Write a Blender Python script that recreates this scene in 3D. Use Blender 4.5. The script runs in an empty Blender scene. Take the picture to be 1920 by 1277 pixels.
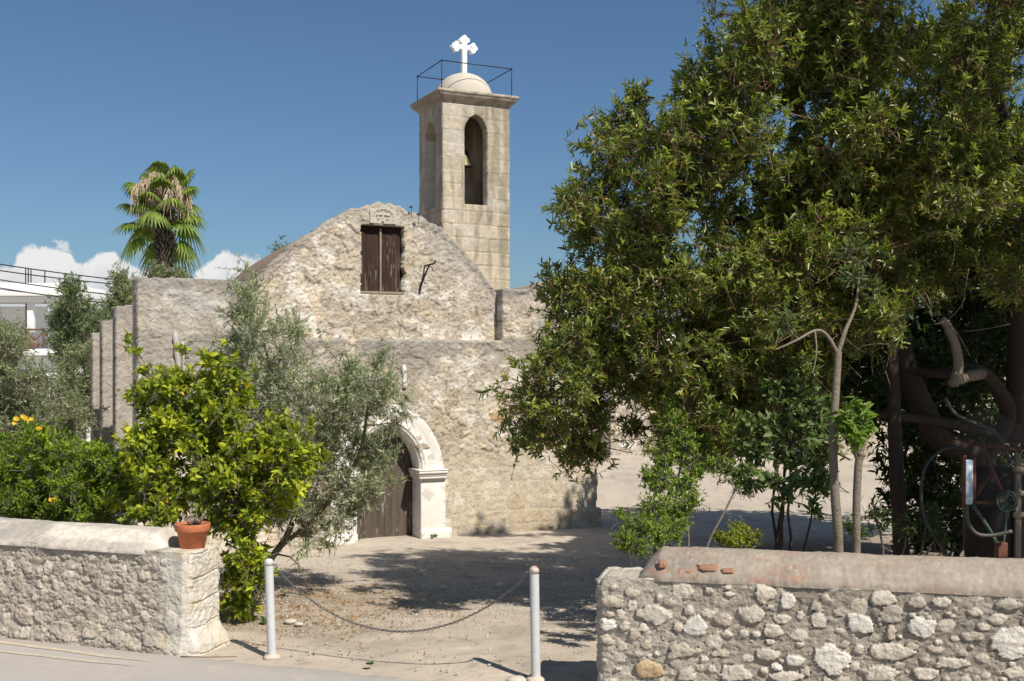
import bpy, math, random
import numpy as np
from math import radians as R, sin, cos, pi
random.seed(7)
rng = np.random.default_rng(11)
F = 2100.0; HZ = 690.0; CX = 960.0; EYE = 2.7      # lens in photo pixels, horizon row, eye height
sc = bpy.context.scene
# ------------------------------------------------------------------ camera
cam_d = bpy.data.cameras.new('camera'); cam = bpy.data.objects.new('camera', cam_d)
sc.collection.objects.link(cam); sc.camera = cam
cam.location = (0, 0, EYE); cam.rotation_euler = (R(90), 0, 0)
cam_d.sensor_width = 36; cam_d.lens = F / 1920 * 36
cam_d.shift_y = (HZ - 638.5) / 1920
cam_d.clip_end = 2000; cam_d.clip_start = 0.05
# ------------------------------------------------------------------ light
LD = np.array([-0.547, 0.684, -1.0]); LD /= np.linalg.norm(LD)     # the way sunlight travels
SUN_EL = math.asin(-LD[2]); SUN_AZ = math.atan2(-LD[0], -LD[1])     # clockwise from +Y
sun_d = bpy.data.lights.new('sun', 'SUN'); sun = bpy.data.objects.new('sun', sun_d)
sc.collection.objects.link(sun)
sun_d.energy = 4.7; sun_d.angle = R(0.53); sun_d.color = (1.0, 0.935, 0.835)
sun.rotation_euler = (math.pi / 2 - SUN_EL, 0, math.pi - SUN_AZ)
import mathutils
sun.rotation_euler = mathutils.Vector(LD.tolist()).to_track_quat('-Z', 'Y').to_euler()
w = bpy.data.worlds.new('World'); sc.world = w; w.use_nodes = True
nt = w.node_tree; nt.nodes.clear()
def N(t, kind, **kw):
    n = t.nodes.new(kind)
    for k, v in kw.items():
        if k.startswith('i_'):
            n.inputs[int(k[2:])].default_value = v
        else: setattr(n, k, v)
    return n
def mth(t, op, a, b=None, c=None, clamp=False):
    n = t.nodes.new('ShaderNodeMath'); n.operation = op; n.use_clamp = clamp
    for i, v in enumerate((a, b, c)):
        if v is None: continue
        if isinstance(v, (int, float)): n.inputs[i].default_value = v
        else: t.links.new(v, n.inputs[i])
    return n.outputs[0]
def ramp(t, fac, stops, interp='LINEAR'):
    n = t.nodes.new('ShaderNodeValToRGB'); cr = n.color_ramp; cr.interpolation = interp
    while len(cr.elements) < len(stops): cr.elements.new(0.5)
    for e, (p, c) in zip(cr.elements, stops):
        e.position = p
        e.color = (c, c, c, 1) if isinstance(c, (int, float)) else (*c, 1)
    t.links.new(fac, n.inputs[0]); return n.outputs[0]
def mixc(t, fac, a, b, mode='MIX'):
    n = t.nodes.new('ShaderNodeMix'); n.data_type = 'RGBA'; n.blend_type = mode
    for idx, v in ((0, fac), (6, a), (7, b)):
        if isinstance(v, (int, float)): n.inputs[idx].default_value = v
        elif isinstance(v, tuple): n.inputs[idx].default_value = (*v, 1)
        else: t.links.new(v, n.inputs[idx])
    return n.outputs[2]
sky = N(nt, 'ShaderNodeTexSky', sky_type='NISHITA', sun_disc=False, sun_elevation=SUN_EL,
        sun_rotation=SUN_AZ, air_density=1.0, dust_density=0.8, ozone_density=1.6, altitude=50)
tc = N(nt, 'ShaderNodeTexCoord')
sep = N(nt, 'ShaderNodeSeparateXYZ'); nt.links.new(tc.outputs['Generated'], sep.inputs[0])
X_, Y_, Z_ = sep.outputs
az = mth(nt, 'ARCTAN2', X_, Y_)                                     # azimuth, 0 = +Y
hyp = mth(nt, 'SQRT', mth(nt, 'ADD', mth(nt, 'MULTIPLY', X_, X_), mth(nt, 'MULTIPLY', Y_, Y_)))
el = mth(nt, 'ARCTAN2', Z_, hyp)
# cloud bank: height of the tops against azimuth (a far band of cumulus in the north west)
azn = mth(nt, 'MULTIPLY_ADD', az, 1/0.8, 0.5/0.8, clamp=True)       # az -0.5..0.3 -> 0..1
def A(px): return (math.atan((px - 960) / F) + 0.5) / 0.8
def E(px, py): return math.atan((HZ - py) / F * cos(math.atan((px - 960) / F)))
prof = [(-60, 480), (15, 470), (60, 440), (125, 447), (150, 470), (205, 455), (245, 478), (300, 500), (352, 500), (395, 474), (420, 455), (480, 455), (500, 478), (530, 560), (700, 600)]
top = ramp(nt, azn, [(A(a), E(a, b) * 5 - .035) for a, b in prof], 'EASE')
cv = N(nt, 'ShaderNodeCombineXYZ'); nt.links.new(az, cv.inputs[0]); nt.links.new(el, cv.inputs[1])
def noi(t, vec, scale, detail=5, rough=.55, dist=0.0):
    n = N(t, 'ShaderNodeTexNoise'); n.inputs['Scale'].default_value = scale
    n.inputs['Detail'].default_value = detail; n.inputs['Roughness'].default_value = rough
    n.inputs['Distortion'].default_value = dist
    if vec is not None: t.links.new(vec, n.inputs['Vector'])
    return n.outputs['Fac']
n1 = noi(nt, cv.outputs[0], 42, 8, .58, .35); n2 = noi(nt, cv.outputs[0], 14, 4, .5)
edge = mth(nt, 'ADD', mth(nt, 'MULTIPLY_ADD', top, 0.2, mth(nt, 'MULTIPLY', mth(nt, 'SUBTRACT', n1, .5), .038)),
           mth(nt, 'MULTIPLY', mth(nt, 'SUBTRACT', n2, .5), .008))
below = mth(nt, 'SUBTRACT', edge, el)
dens = mth(nt, 'MULTIPLY', below, 230, clamp=True)
basef = mth(nt, 'MULTIPLY_ADD', mth(nt, 'SUBTRACT', el, .035), 28, 0.35, clamp=True)
lump = mth(nt, 'MULTIPLY_ADD', mth(nt, 'SUBTRACT', n1, n2), 1.3, .95)
shade = mth(nt, 'MULTIPLY', lump, mth(nt, 'MULTIPLY_ADD', below, -9.0, 1.05), clamp=True)
ccol = mixc(nt, shade, (4.6, 5.2, 6.2), (11.0, 10.7, 10.4))
alpha = mth(nt, 'MULTIPLY', dens, mth(nt, 'MULTIPLY_ADD', below, -2.0, .92, clamp=True), clamp=True)
skyc = mixc(nt, 1.0, sky.outputs[0], (0.655, 0.84, 1.0), 'MULTIPLY')
skym = mixc(nt, alpha, skyc, ccol)
bg = N(nt, 'ShaderNodeBackground'); bg.inputs[1].default_value = 0.066
nt.links.new(skym, bg.inputs[0])
wo = N(nt, 'ShaderNodeOutputWorld'); nt.links.new(bg.outputs[0], wo.inputs[0])
sc.view_settings.view_transform = 'Standard'; sc.view_settings.look = 'None'
sc.view_settings.gamma = 1.0; sc.view_settings.exposure = 0.32
sc.cycles.max_bounces = 8; sc.cycles.transparent_max_bounces = 8
# ------------------------------------------------------------------ numpy noise
def hsh(ix, iy, s=0):
    n = (ix.astype(np.int64) * 374761393 + iy.astype(np.int64) * 668265263 + s * 144269504) & 0xffffffff
    n = ((n ^ (n >> 13)) * 1274126177) & 0xffffffff
    n = ((n ^ (n >> 16)) * 2246822519) & 0xffffffff
    return ((n ^ (n >> 15)) & 0xffffff) / float(0xffffff)
def vn(x, y, s=0):
    ix = np.floor(x); iy = np.floor(y); fx = x - ix; fy = y - iy
    fx = fx*fx*(3-2*fx); fy = fy*fy*(3-2*fy)
    a = hsh(ix, iy, s); b = hsh(ix+1, iy, s); c = hsh(ix, iy+1, s); d = hsh(ix+1, iy+1, s)
    return a*(1-fx)*(1-fy)+b*fx*(1-fy)+c*(1-fx)*fy+d*fx*fy
def fbm(x, y, s=0, o=4):
    r = 0; a = .5; t = 0
    for k in range(o):
        r = r + a*vn(x*2**k, y*2**k, s+k*17); t += a; a *= .55
    return r/t
def ss(a, b, x):
    t = np.clip((x-a)/(b-a), 0, 1); return t*t*(3-2*t)
def voro(x, y, s=0, jit=.9):
    ix = np.floor(x); iy = np.floor(y)
    f1 = np.full(x.shape, 9.); f2 = f1.copy(); idn = np.zeros(x.shape)
    for dx in (-1, 0, 1):
        for dy in (-1, 0, 1):
            cx = ix+dx; cy = iy+dy
            px = cx+.5+jit*(hsh(cx, cy, s)-.5); py = cy+.5+jit*(hsh(cx, cy, s+5)-.5)
            d = np.hypot(px-x, py-y); h = hsh(cx, cy, s+9)
            m = d < f1
            f2 = np.where(m, f1, np.minimum(f2, d)); idn = np.where(m, h, idn); f1 = np.where(m, d, f1)
    return f1, f2, idn
# ------------------------------------------------------------------ object helpers
def unit(v):
    v = np.asarray(v, float); return v/np.maximum(np.linalg.norm(v, axis=-1, keepdims=True), 1e-9)
def tag(o, label=None, cat=None, group=None, kind=None):
    if label: o['label'] = label
    if cat: o['category'] = cat
    if group: o['group'] = group
    if kind: o['kind'] = kind
    return o
def thing(name, label, cat, loc=(0, 0, 0), group=None):
    o = bpy.data.objects.new(name, None); sc.collection.objects.link(o); o.location = loc
    o.empty_display_size = .2
    o['_w'] = [float(a) for a in loc]
    return tag(o, label, cat, group)
def fastmesh(name, V, Fq, mat, parent=None, col=None, smooth=False, label=None, bev=0):
    """V (n,3) in world metres, Fq list of index arrays (k,3)/(k,4) or python faces."""
    V = np.asarray(V, dtype=np.float64).reshape(-1, 3)
    base = np.zeros(3)
    if parent is not None: base = np.array(list(parent['_w']))
    me = bpy.data.meshes.new(name)
    if isinstance(Fq, np.ndarray): Fq = [Fq]
    if len(Fq) and isinstance(Fq[0], np.ndarray):
        nf = sum(len(f) for f in Fq); loops = np.concatenate([f.ravel() for f in Fq]).astype(np.int32)
        sizes = np.concatenate([np.full(len(f), f.shape[1]) for f in Fq]).astype(np.int32)
    else:
        nf = len(Fq); loops = np.array([i for f in Fq for i in f], dtype=np.int32)
        sizes = np.array([len(f) for f in Fq], dtype=np.int32)
    starts = np.zeros(nf, dtype=np.int32); starts[1:] = np.cumsum(sizes)[:-1]
    me.vertices.add(len(V)); me.vertices.foreach_set('co', (V-base).astype(np.float32).ravel())
    me.loops.add(len(loops)); me.loops.foreach_set('vertex_index', loops)
    me.polygons.add(nf); me.polygons.foreach_set('loop_start', starts); me.polygons.foreach_set('loop_total', sizes)
    if smooth: me.polygons.foreach_set('use_smooth', np.ones(nf, dtype=bool))
    me.update(calc_edges=True)
    if col is not None:
        c4 = np.ones((len(V), 4), dtype=np.float32); c4[:, :3] = col
        at = me.color_attributes.new('col', 'FLOAT_COLOR', 'POINT'); at.data.foreach_set('color', c4.ravel())
    me.materials.append(mat)
    o = bpy.data.objects.new(name, me); sc.collection.objects.link(o)
    o['_w'] = [float(a) for a in base]
    if parent is not None: o.parent = parent
    if label: o['label'] = label
    if bev:
        b = o.modifiers.new('b', 'BEVEL'); b.width = bev; b.segments = 2; b.limit_method = 'ANGLE'
    return o
class MB:
    def __init__(s): s.v = []; s.f = []
    def add(s, V, Fs):
        n = len(s.v); s.v += [tuple(p) for p in V]; s.f += [tuple(i+n for i in f) for f in Fs]; return s
    def box(s, c, sz, ax=None):
        c = np.array(c, float); h = np.array(sz, float)/2
        ax = np.eye(3) if ax is None else np.array(ax, float)
        V = [c+ax[0]*h[0]*i+ax[1]*h[1]*j+ax[2]*h[2]*k for i in (-1, 1) for j in (-1, 1) for k in (-1, 1)]
        return s.add(V, [(0, 1, 3, 2), (4, 6, 7, 5), (0, 4, 5, 1), (2, 3, 7, 6), (0, 2, 6, 4), (1, 5, 7, 3)])
    def tube(s, path, rad, n=8, caps=True):
        P = np.array(path, float); m = len(P)
        rad = np.full(m, rad) if np.isscalar(rad) else np.array(rad, float)
        T = np.gradient(P, axis=0); T = unit(T)
        up = np.array([0, 0, 1.]) if abs(T[0][2]) < .9 else np.array([1., 0, 0])
        a = unit(np.cross(T[0], up)); V = []
        for i in range(m):
            a = unit(a-T[i]*np.dot(a, T[i])); b = np.cross(T[i], a)
            for k in range(n):
                t = 2*pi*k/n; V.append(P[i]+rad[i]*(a*cos(t)+b*sin(t)))
        Fs = [(i*n+k, i*n+(k+1) % n, (i+1)*n+(k+1) % n, (i+1)*n+k) for i in range(m-1) for k in range(n)]
        if caps: Fs += [tuple(range(n))[::-1], tuple((m-1)*n+k for k in range(n))]
        return s.add(V, Fs)
    def lathe(s, c, prof, n=24):
        V = []; c = np.array(c, float)
        for r, z in prof:
            for k in range(n):
                t = 2*pi*k/n; V.append(c+[r*cos(t), r*sin(t), z])
        m = len(prof)
        return s.add(V, [(i*n+k, i*n+(k+1) % n, (i+1)*n+(k+1) % n, (i+1)*n+k) for i in range(m-1) for k in range(n)]
                     + [tuple(range(n))[::-1], tuple((m-1)*n+k for k in range(n))])
    def build(s, name, mat, parent=None, smooth=False, label=None, bev=0, col=None):
        return fastmesh(name, s.v, s.f, mat, parent, col=(None if col is None else np.tile(col, (len(s.v), 1))), smooth=smooth, label=label, bev=bev)
# ------------------------------------------------------------------ materials
def new_mat(name):
    m = bpy.data.materials.new(name); m.use_nodes = True; t = m.node_tree
    return m, t, t.nodes['Principled BSDF'], t.nodes['Material Output']
def stone_mat(name, base=None, var=.35, scale=9, bump=.5, rough=.92, bscale=60, spots=None, dist=.02):
    m, t, p, o = new_mat(name)
    c = N(t, 'ShaderNodeTexCoord').outputs['Object']
    if base is None:
        b = N(t, 'ShaderNodeAttribute', attribute_name='col').outputs['Color']
    else: b = base
    f = mth(t, 'ADD', mth(t, 'MULTIPLY', noi(t, c, scale, 6, .62), var), mth(t, 'MULTIPLY', noi(t, c, scale*9, 4, .7), var))
    f = mth(t, 'ADD', f, 1-var)
    cc = N(t, 'ShaderNodeCombineXYZ')
    for i in range(3): t.links.new(f, cc.inputs[i])
    colr = mixc(t, 1.0, b, cc.outputs[0], 'MULTIPLY')
    if spots:
        s = ramp(t, noi(t, c, spots[1], 5, .6), [(spots[2], 0.0), (spots[2]+.08, 1.0)])
        colr = mixc(t, mth(t, 'MULTIPLY', s, spots[3]), colr, spots[0])
    t.links.new(colr, p.inputs['Base Color']); p.inputs['Roughness'].default_value = rough
    p.inputs['Specular IOR Level'].default_value = .25
    h = mth(t, 'ADD', mth(t, 'MULTIPLY', noi(t, c, bscale, 5, .65), .5), noi(t, c, bscale*.25, 5, .6))
    bu = N(t, 'ShaderNodeBump'); bu.inputs['Strength'].default_value = bump; bu.inputs['Distance'].default_value = dist
    t.links.new(h, bu.inputs['Height']); t.links.new(bu.outputs[0], p.inputs['Normal'])
    return m
def plain(name, c, rough=.6, metal=0, var=.25, scale=12, bump=.15, rust=None, spec=.4):
    m, t, p, o = new_mat(name)
    tcn = N(t, 'ShaderNodeTexCoord').outputs['Object']
    f = mth(t, 'MULTIPLY_ADD', noi(t, tcn, scale, 6, .65), var*2, 1-var)
    cc = N(t, 'ShaderNodeCombineXYZ')
    for i in range(3): t.links.new(f, cc.inputs[i])
    col = mixc(t, 1.0, c, cc.outputs[0], 'MULTIPLY')
    if rust:
        s = ramp(t, noi(t, tcn, rust[1], 6, .7), [(rust[2], 0.0), (rust[2]+.05, 1.0)])
        col = mixc(t, s, col, rust[0])
    t.links.new(col, p.inputs['Base Color']); p.inputs['Roughness'].default_value = rough
    p.inputs['Metallic'].default_value = metal; p.inputs['Specular IOR Level'].default_value = spec
    bu = N(t, 'ShaderNodeBump'); bu.inputs['Strength'].default_value = bump; bu.inputs['Distance'].default_value = .01
    t.links.new(noi(t, tcn, scale*6, 4, .6), bu.inputs['Height']); t.links.new(bu.outputs[0], p.inputs['Normal'])
    return m
def leaf_mat(name, rough=.42, trans=.28, tcol=(.55, .75, .12), spec=.45):
    m, t, p, o = new_mat(name)
    b = N(t, 'ShaderNodeAttribute', attribute_name='col').outputs['Color']
    t.links.new(b, p.inputs['Base Color']); p.inputs['Roughness'].default_value = rough
    p.inputs['Specular IOR Level'].default_value = spec
    tr = N(t, 'ShaderNodeBsdfTranslucent')
    t.links.new(mixc(t, 1.0, mixc(t, .45, b, tcol), (2.2, 2.0, 1.4), 'MULTIPLY'), tr.inputs[0])
    tb = mixc(t, 1.0, b, (2.0, 2.3, 1.0), 'MULTIPLY'); t.links.new(tb, tr.inputs[0])
    mx = N(t, 'ShaderNodeMixShader'); mx.inputs[0].default_value = trans
    t.links.new(p.outputs[0], mx.inputs[1]); t.links.new(tr.outputs[0], mx.inputs[2])
    t.links.new(mx.outputs[0], o.inputs[0]); return m
M = {}
M['church'] = stone_mat('church_stone', var=.42, scale=7, bump=.85, bscale=38, spots=((.20, .18, .155), 5, .60, .45), dist=.03)
M['ashlar'] = stone_mat('tower_ashlar', var=.40, scale=5, bump=.6, bscale=40, spots=((.24, .2, .15), 6, .62, .4))
M['rubble'] = stone_mat('wall_rubble', var=.42, scale=14, bump=.9, bscale=70, dist=.014)
M['coping'] = stone_mat('coping_cement', var=.30, scale=6, bump=.5, bscale=90, dist=.006)
M['white'] = stone_mat('whitewash', base=(.70, .675, .62), var=.28, scale=5, bump=.7, bscale=24, rough=.88, spots=((.42, .38, .32), 5, .54, .65), dist=.012)
M['cross'] = plain('cross_white_paint', (.85, .85, .83), .6, var=.05)
M['roof'] = stone_mat('vault_plaster', base=(.26, .185, .13), var=.35, scale=5, bump=.6)
M['iron'] = plain('dark_iron', (.035, .028, .026), .6, .5, var=.4)
M['shutter'] = stone_mat('shutter_wood', var=.3, scale=12, bump=.4, rough=.75, bscale=60)
M['bronze'] = plain('bell_bronze', (.10, .09, .06), .5, .8)
M['bark'] = stone_mat('grey_bark', base=(.17, .145, .12), var=.45, scale=8, bump=.9, bscale=40)
M['bark_dark'] = stone_mat('dark_bark', base=(.055, .040, .032), var=.45, scale=8, bump=.9, bscale=40)
M['bark_pale'] = stone_mat('pale_bark', base=(.225, .185, .14), var=.5, scale=12, bump=1.0, bscale=50, spots=((.12, .09, .06), 14, .62, .7))
M['twig'] = stone_mat('reddish_twig', base=(.17, .095, .065), var=.3, scale=10, bump=.3)
M['leaf'] = leaf_mat('glossy_leaf', .36, .30, spec=.55)
M['leaf_soft'] = leaf_mat('soft_leaf', .6, .30, spec=.3)
M['leaf_olive'] = leaf_mat('olive_leaf', .45, .28, spec=.5)
M['terracotta'] = stone_mat('terracotta', base=(.46, .155, .07), var=.14, scale=8, bump=.15, rough=.7, bscale=90, spots=((.62, .40, .30), 9, .60, .35), dist=.004)
M['soil'] = stone_mat('dry_soil', base=(.16, .10, .06), var=.4, scale=30, bump=1, bscale=120)
M['post'] = plain('grey_white_paint', (.53, .535, .54), .55, var=.2, scale=11, rust=((.24, .14, .09), 22, .63), bump=.4)
M['rustcap'] = plain('rusty_cap', (.50, .45, .41), .6, var=.2, scale=30, rust=((.33, .12, .05), 25, .50))
M['chain'] = plain('galvanised_chain', (.16, .15, .14), .5, .7, var=.3, scale=40)
M['render'] = plain('white_render', (.80, .80, .79), .8, var=.06)
M['brown'] = plain('brown_timber', (.16, .085, .06), .7)
M['green'] = plain('green_screen', (.03, .16, .10), .6)
M['glass'] = plain('dark_window_glass', (.05, .07, .09), .12, spec=.6)
M['cable'] = plain('black_cable', (.02, .02, .025), .6)
M['redpaint'] = plain('faded_red_paint', (.13, .04, .028), .55, .2, rust=((.14, .06, .03), 14, .5))
M['greenpaint'] = plain('faded_green_paint', (.045, .085, .06), .6, .2, rust=((.25, .22, .17), 16, .55))
M['hose'] = plain('grey_hose', (.045, .05, .055), .5)
M['wire'] = plain('grey_wire', (.10, .095, .085), .6, .5)
M['blue'] = plain('mirror_pale_blue', (.33, .45, .56), .35, rust=((.62, .62, .60), 16, .5))  # flat pale blue stands in for the mirror's reflection
M['wood'] = plain('weathered_wood', (.25, .2, .15), .8, var=.35)
M['petal'] = plain('yellow_petal', (.85, .55, .03), .6, var=.1)
M['tile'] = stone_mat('roof_tile', base=(.46, .37, .28), var=.35, scale=6, bump=.5)
M['palm_leaf'] = leaf_mat('palm_leaf', .45, .25)
M['paint_line'] = stone_mat('faded_yellow_line', base=(.56, .45, .29), var=.3, scale=10, bump=.6, bscale=110, spots=((.42, .385, .345), 16, .44, .9), dist=.003)
M['asphalt'] = stone_mat('old_asphalt', base=(.40, .365, .33), var=.22, scale=1.5, bump=.8, bscale=160, spots=((.48, .43, .36), 2.5, .58, .5), dist=.005)
M['gravel'] = stone_mat('gravel', var=.2, scale=40, bump=.3)
# ------------------------------------------------------------------ church frame of reference
TH = R(25.3); O = np.array([-6.15, 18.4, 0.0])
U = np.array([cos(TH), sin(TH), 0]); VV = np.array([-sin(TH), cos(TH), 0]); ZZ = np.array([0, 0, 1.0])
def C3(u, v, z): return O+U*np.asarray(u)[..., None]+VV*np.asarray(v)[..., None]+ZZ*np.asarray(z)[..., None]
def fac(px, py, v=0.0):
    k = (px-CX)/F; Y = (v+U[1]*(-O[0])+cos(TH)*O[1])/(cos(TH)-sin(TH)*k); X = k*Y
    u = (X-O[0])*cos(TH)+(Y-O[1])*sin(TH); return u, EYE+(HZ-py)/F*Y
def at(px, py, Y): return np.array([(px-CX)/F*Y, Y, EYE+(HZ-py)/F*Y])
def gz(x, y):
    return -0.42*ss(10.0, 19.5, np.asarray(y, float)+.2*np.asarray(x, float))
# ------------------------------------------------------------------ setting: ground, road
def ground():
    xs = np.concatenate([np.linspace(-400, -30, 12), np.linspace(-28, -7, 30), np.arange(-6.8, 8, .07), np.linspace(8.3, 30, 30), np.linspace(35, 400, 12)])
    ys = np.concatenate([np.linspace(-60, 7, 20), np.arange(7.2, 24, .07), np.linspace(24.5, 70, 50), np.linspace(80, 900, 12)])
    X, Y = np.meshgrid(xs, ys)
    Z = gz(X, Y)
    near = ss(9.6, 10.6, Y+.33*X)
    Z = Z+near*((fbm(X*1.3, Y*1.3, 3)-.5)*.05+(fbm(X*7, Y*7, 4)-.5)*.022)-(1-near)*.03
    Z = np.where(Y > 30, gz(X, Y), Z)
    a = fbm(X*.8, Y*.8, 21); b = fbm(X*3, Y*3, 22)
    c = np.array([.455, .385, .305])*(0.88+.24*a[..., None])
    g = ss(.45, .62, fbm(X*1.1+4, Y*1.1, 33))*(Y > 12.2)
    sp = ss(.62, .72, fbm(X*11, Y*11, 91)); c = c*(1-.22*sp[..., None]); pl_ = ss(.6, .75, fbm(X*2.2, Y*3.5, 93)); c = c*(1+.16*pl_[..., None])
    c = c*(1-.18*g[..., None])+np.array([.42, .37, .31])*.18*g[..., None]
    # earth and dry leaf mould under the olive and the lemon
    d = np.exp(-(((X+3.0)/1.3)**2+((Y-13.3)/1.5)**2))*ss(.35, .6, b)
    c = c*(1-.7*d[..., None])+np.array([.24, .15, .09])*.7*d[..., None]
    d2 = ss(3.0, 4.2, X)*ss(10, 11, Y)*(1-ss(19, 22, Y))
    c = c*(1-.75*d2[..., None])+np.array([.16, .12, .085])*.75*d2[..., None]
    d3 = ss(17.5, 18.3, Y-.473*X)      # worn concrete apron by the church
    c = c*(1-.4*d3[..., None])+np.array([.50, .44, .365])*.4*d3[..., None]
    f1, f2, _i = voro(X*.55+fbm(X*2, Y*2, 7)*.5, Y*.55+fbm(X*2, Y*2, 8)*.5, 44); ck = ss(.022, .006, f2-f1)*ss(.45, .6, fbm(X*.7, Y*.7, 46))*(d3+.35*(Y < 14)); c = c*(1-.35*ck)[..., None]
    stn = ss(.55, .72, fbm(X*1.6+9, Y*2.4, 48)); c = c*(1-.16*stn)[..., None]
    ny, nx = X.shape; I = np.arange(nx*ny).reshape(ny, nx)
    Fq = np.stack([I[:-1, :-1], I[:-1, 1:], I[1:, 1:], I[1:, :-1]], -1).reshape(-1, 4)
    m = stone_mat('dusty_yard', var=.30, scale=3, bump=.9, bscale=75, dist=.012, spots=((.50, .46, .40), 22, .63, .6))
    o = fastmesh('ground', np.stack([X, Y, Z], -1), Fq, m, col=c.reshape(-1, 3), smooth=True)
    tag(o, kind='structure')
ground()
edge_pts = [(-40, 23.8), (-12, 13.83), (-3.08, 10.50), (-1.2, 9.88), (.72, 9.10), (10, 6.85), (40, -.5)]
def road():
    xs = np.concatenate([np.linspace(-40, -7, 12), np.arange(-6.9, 3, .06), np.linspace(3.2, 40, 12)])
    ye = np.interp(xs, [p[0] for p in edge_pts], [p[1] for p in edge_pts])
    ye = ye+(fbm(xs*3, xs*0, 5)-.5)*.10*(np.abs(xs+1.1) < 2.0)
    V = []; q = [0, .05, .3, 1, 3, 9]
    for k in q: V.append(np.stack([xs, ye-k, np.full_like(xs, .004 if k else -.02)], -1))
    V = np.array(V); n = len(xs); I = np.arange(len(q)*n).reshape(len(q), n)
    Fq = np.stack([I[1:, :-1], I[1:, 1:], I[:-1, 1:], I[:-1, :-1]], -1).reshape(-1, 4)
    tag(fastmesh('road', V, Fq, M['asphalt']), kind='structure')
    for a, b, wd in (((0, 1205), (285, 1243), .065), ((0, 1222), (255, 1251), .06)):
        def g(p): Y = EYE*F/(p[1]-HZ); return np.array([(p[0]-CX)/F*Y, Y, .009])
        A_, B_ = g(a), g(b); d = unit(B_-A_); A_ = A_-d*9; L = np.linalg.norm(B_-A_); n = 160
        s = np.linspace(0, 1, n)[:, None]; c = A_+(B_-A_)*s; nn = np.array([-d[1], d[0], 0])
        wv = (wd/2*(.8+.5*vn(s[:, 0]*70, s[:, 0]*0, 3)))[:, None]
        taper = np.clip((1-s)*20, 0, 1)
        c[:, 1] += (vn(s[:, 0]*20, s[:, 0]*0, 8)-.5)*.012
        Vv = np.concatenate([c-nn*wv*taper, c+nn*wv*taper]); J = np.arange(n)
        Fq = np.stack([J[:-1], J[1:], J[1:]+n, J[:-1]+n], -1)
        tag(fastmesh('road_marking', Vv, Fq, M['paint_line']), kind='structure')
road()
# ------------------------------------------------------------------ masonry panels (height fields with real depth)
def panel(name, org, ud, nd, u0, u1, z0, z1, res, mat, parent, hfun=None, cfun=None, mask=None, thick=.3, smooth=True, zdir=ZZ):
    nu = int(round((u1-u0)/res))+1; nz = int(round((z1-z0)/res))+1
    us = np.linspace(u0, u1, nu); zs = np.linspace(z0, z1, nz); UU, Z2 = np.meshgrid(us, zs)
    h = hfun(UU, Z2) if hfun else np.zeros_like(UU)
    P = org+ud*UU[..., None]+zdir*Z2[..., None]+nd*h[..., None]
    Bk = org+ud*UU[..., None]+zdir*Z2[..., None]-nd*thick
    c = cfun(UU, Z2) if cfun else np.full(UU.shape+(3,), .4)
    uc = (UU[:-1, :-1]+UU[1:, 1:])/2; zc = (Z2[:-1, :-1]+Z2[1:, 1:])/2
    m = mask(uc, zc) if mask else np.ones(uc.shape, bool)
    I = np.arange(nu*nz).reshape(nz, nu); a, b, cc, d = I[:-1, :-1], I[:-1, 1:], I[1:, 1:], I[1:, :-1]
    Fs = [np.stack([a[m], b[m], cc[m], d[m]], -1)]; n0 = nu*nz
    mp = np.pad(m, 1)
    for (dy, dx, p, q) in ((-1, 0, a, b), (0, 1, b, cc), (1, 0, cc, d), (0, -1, d, a)):
        nb = mp[1+dy:1+dy+m.shape[0], 1+dx:1+dx+m.shape[1]]
        e = m & ~nb; pp, qq = p[e], q[e]
        Fs.append(np.stack([qq, pp, pp+n0, qq+n0], -1))
    V = np.concatenate([P.reshape(-1, 3), Bk.reshape(-1, 3)]); col = np.concatenate([c.reshape(-1, 3)]*2)
    Fa = np.concatenate(Fs); used = np.unique(Fa); remap = np.zeros(len(V), dtype=np.int64); remap[used] = np.arange(len(used))
    return fastmesh(name, V[used], remap[Fa], mat, parent, col=col[used], smooth=False)
def lerp3(a, b, t): return np.asarray(a)*(1-t[..., None])+np.asarray(b)*t[..., None]
def hill(d, p=2.5): return np.clip(1-d**p, 0, 1)
church = thing('church', 'old stone church with arched white doorway, curved gable and bell tower', 'church', tuple(C3(4.3, 0, -.42)))
GAB = [(478, 530), (490, 520), (504, 505), (524, 481), (551, 458), (575, 441), (615, 417), (655, 395), (689, 384), (716, 379), (743, 388), (790, 408), (827, 431), (861, 461), (891, 495), (911, 522), (928, 545), (936, 556)]
gp = np.array([fac(a, b, .25) for a, b in GAB])
def gtop(u): return np.interp(u, gp[:, 0], gp[:, 1], left=3.9, right=3.9)+(fbm(u*9, u*0, 3)-.5)*.10
UR = fac(1119, 985)[0]; uL = gp[0, 0]; uRg = fac(942, 600)[0]
ZB = -.55; ZL = 3.22; ZT = 4.2
d0 = fac(668, 900)[0]; d1 = fac(787, 900)[0]; dm = (d0+d1)/2; dr = (d1-d0)/2; ZS = .845; ZA = 1.60
def arch_in(u, z, m=0.0):
    """inside of the slightly pointed door arch grown by m"""
    x = np.abs(u-dm)/(dr+m); zz = (z-ZS)/(ZA-ZS+m)
    return np.where(z < ZS, x < 1, (np.clip(x, 0, 1)**1.9+np.clip(zz, 0, 9)**1.75 < 1))
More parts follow.
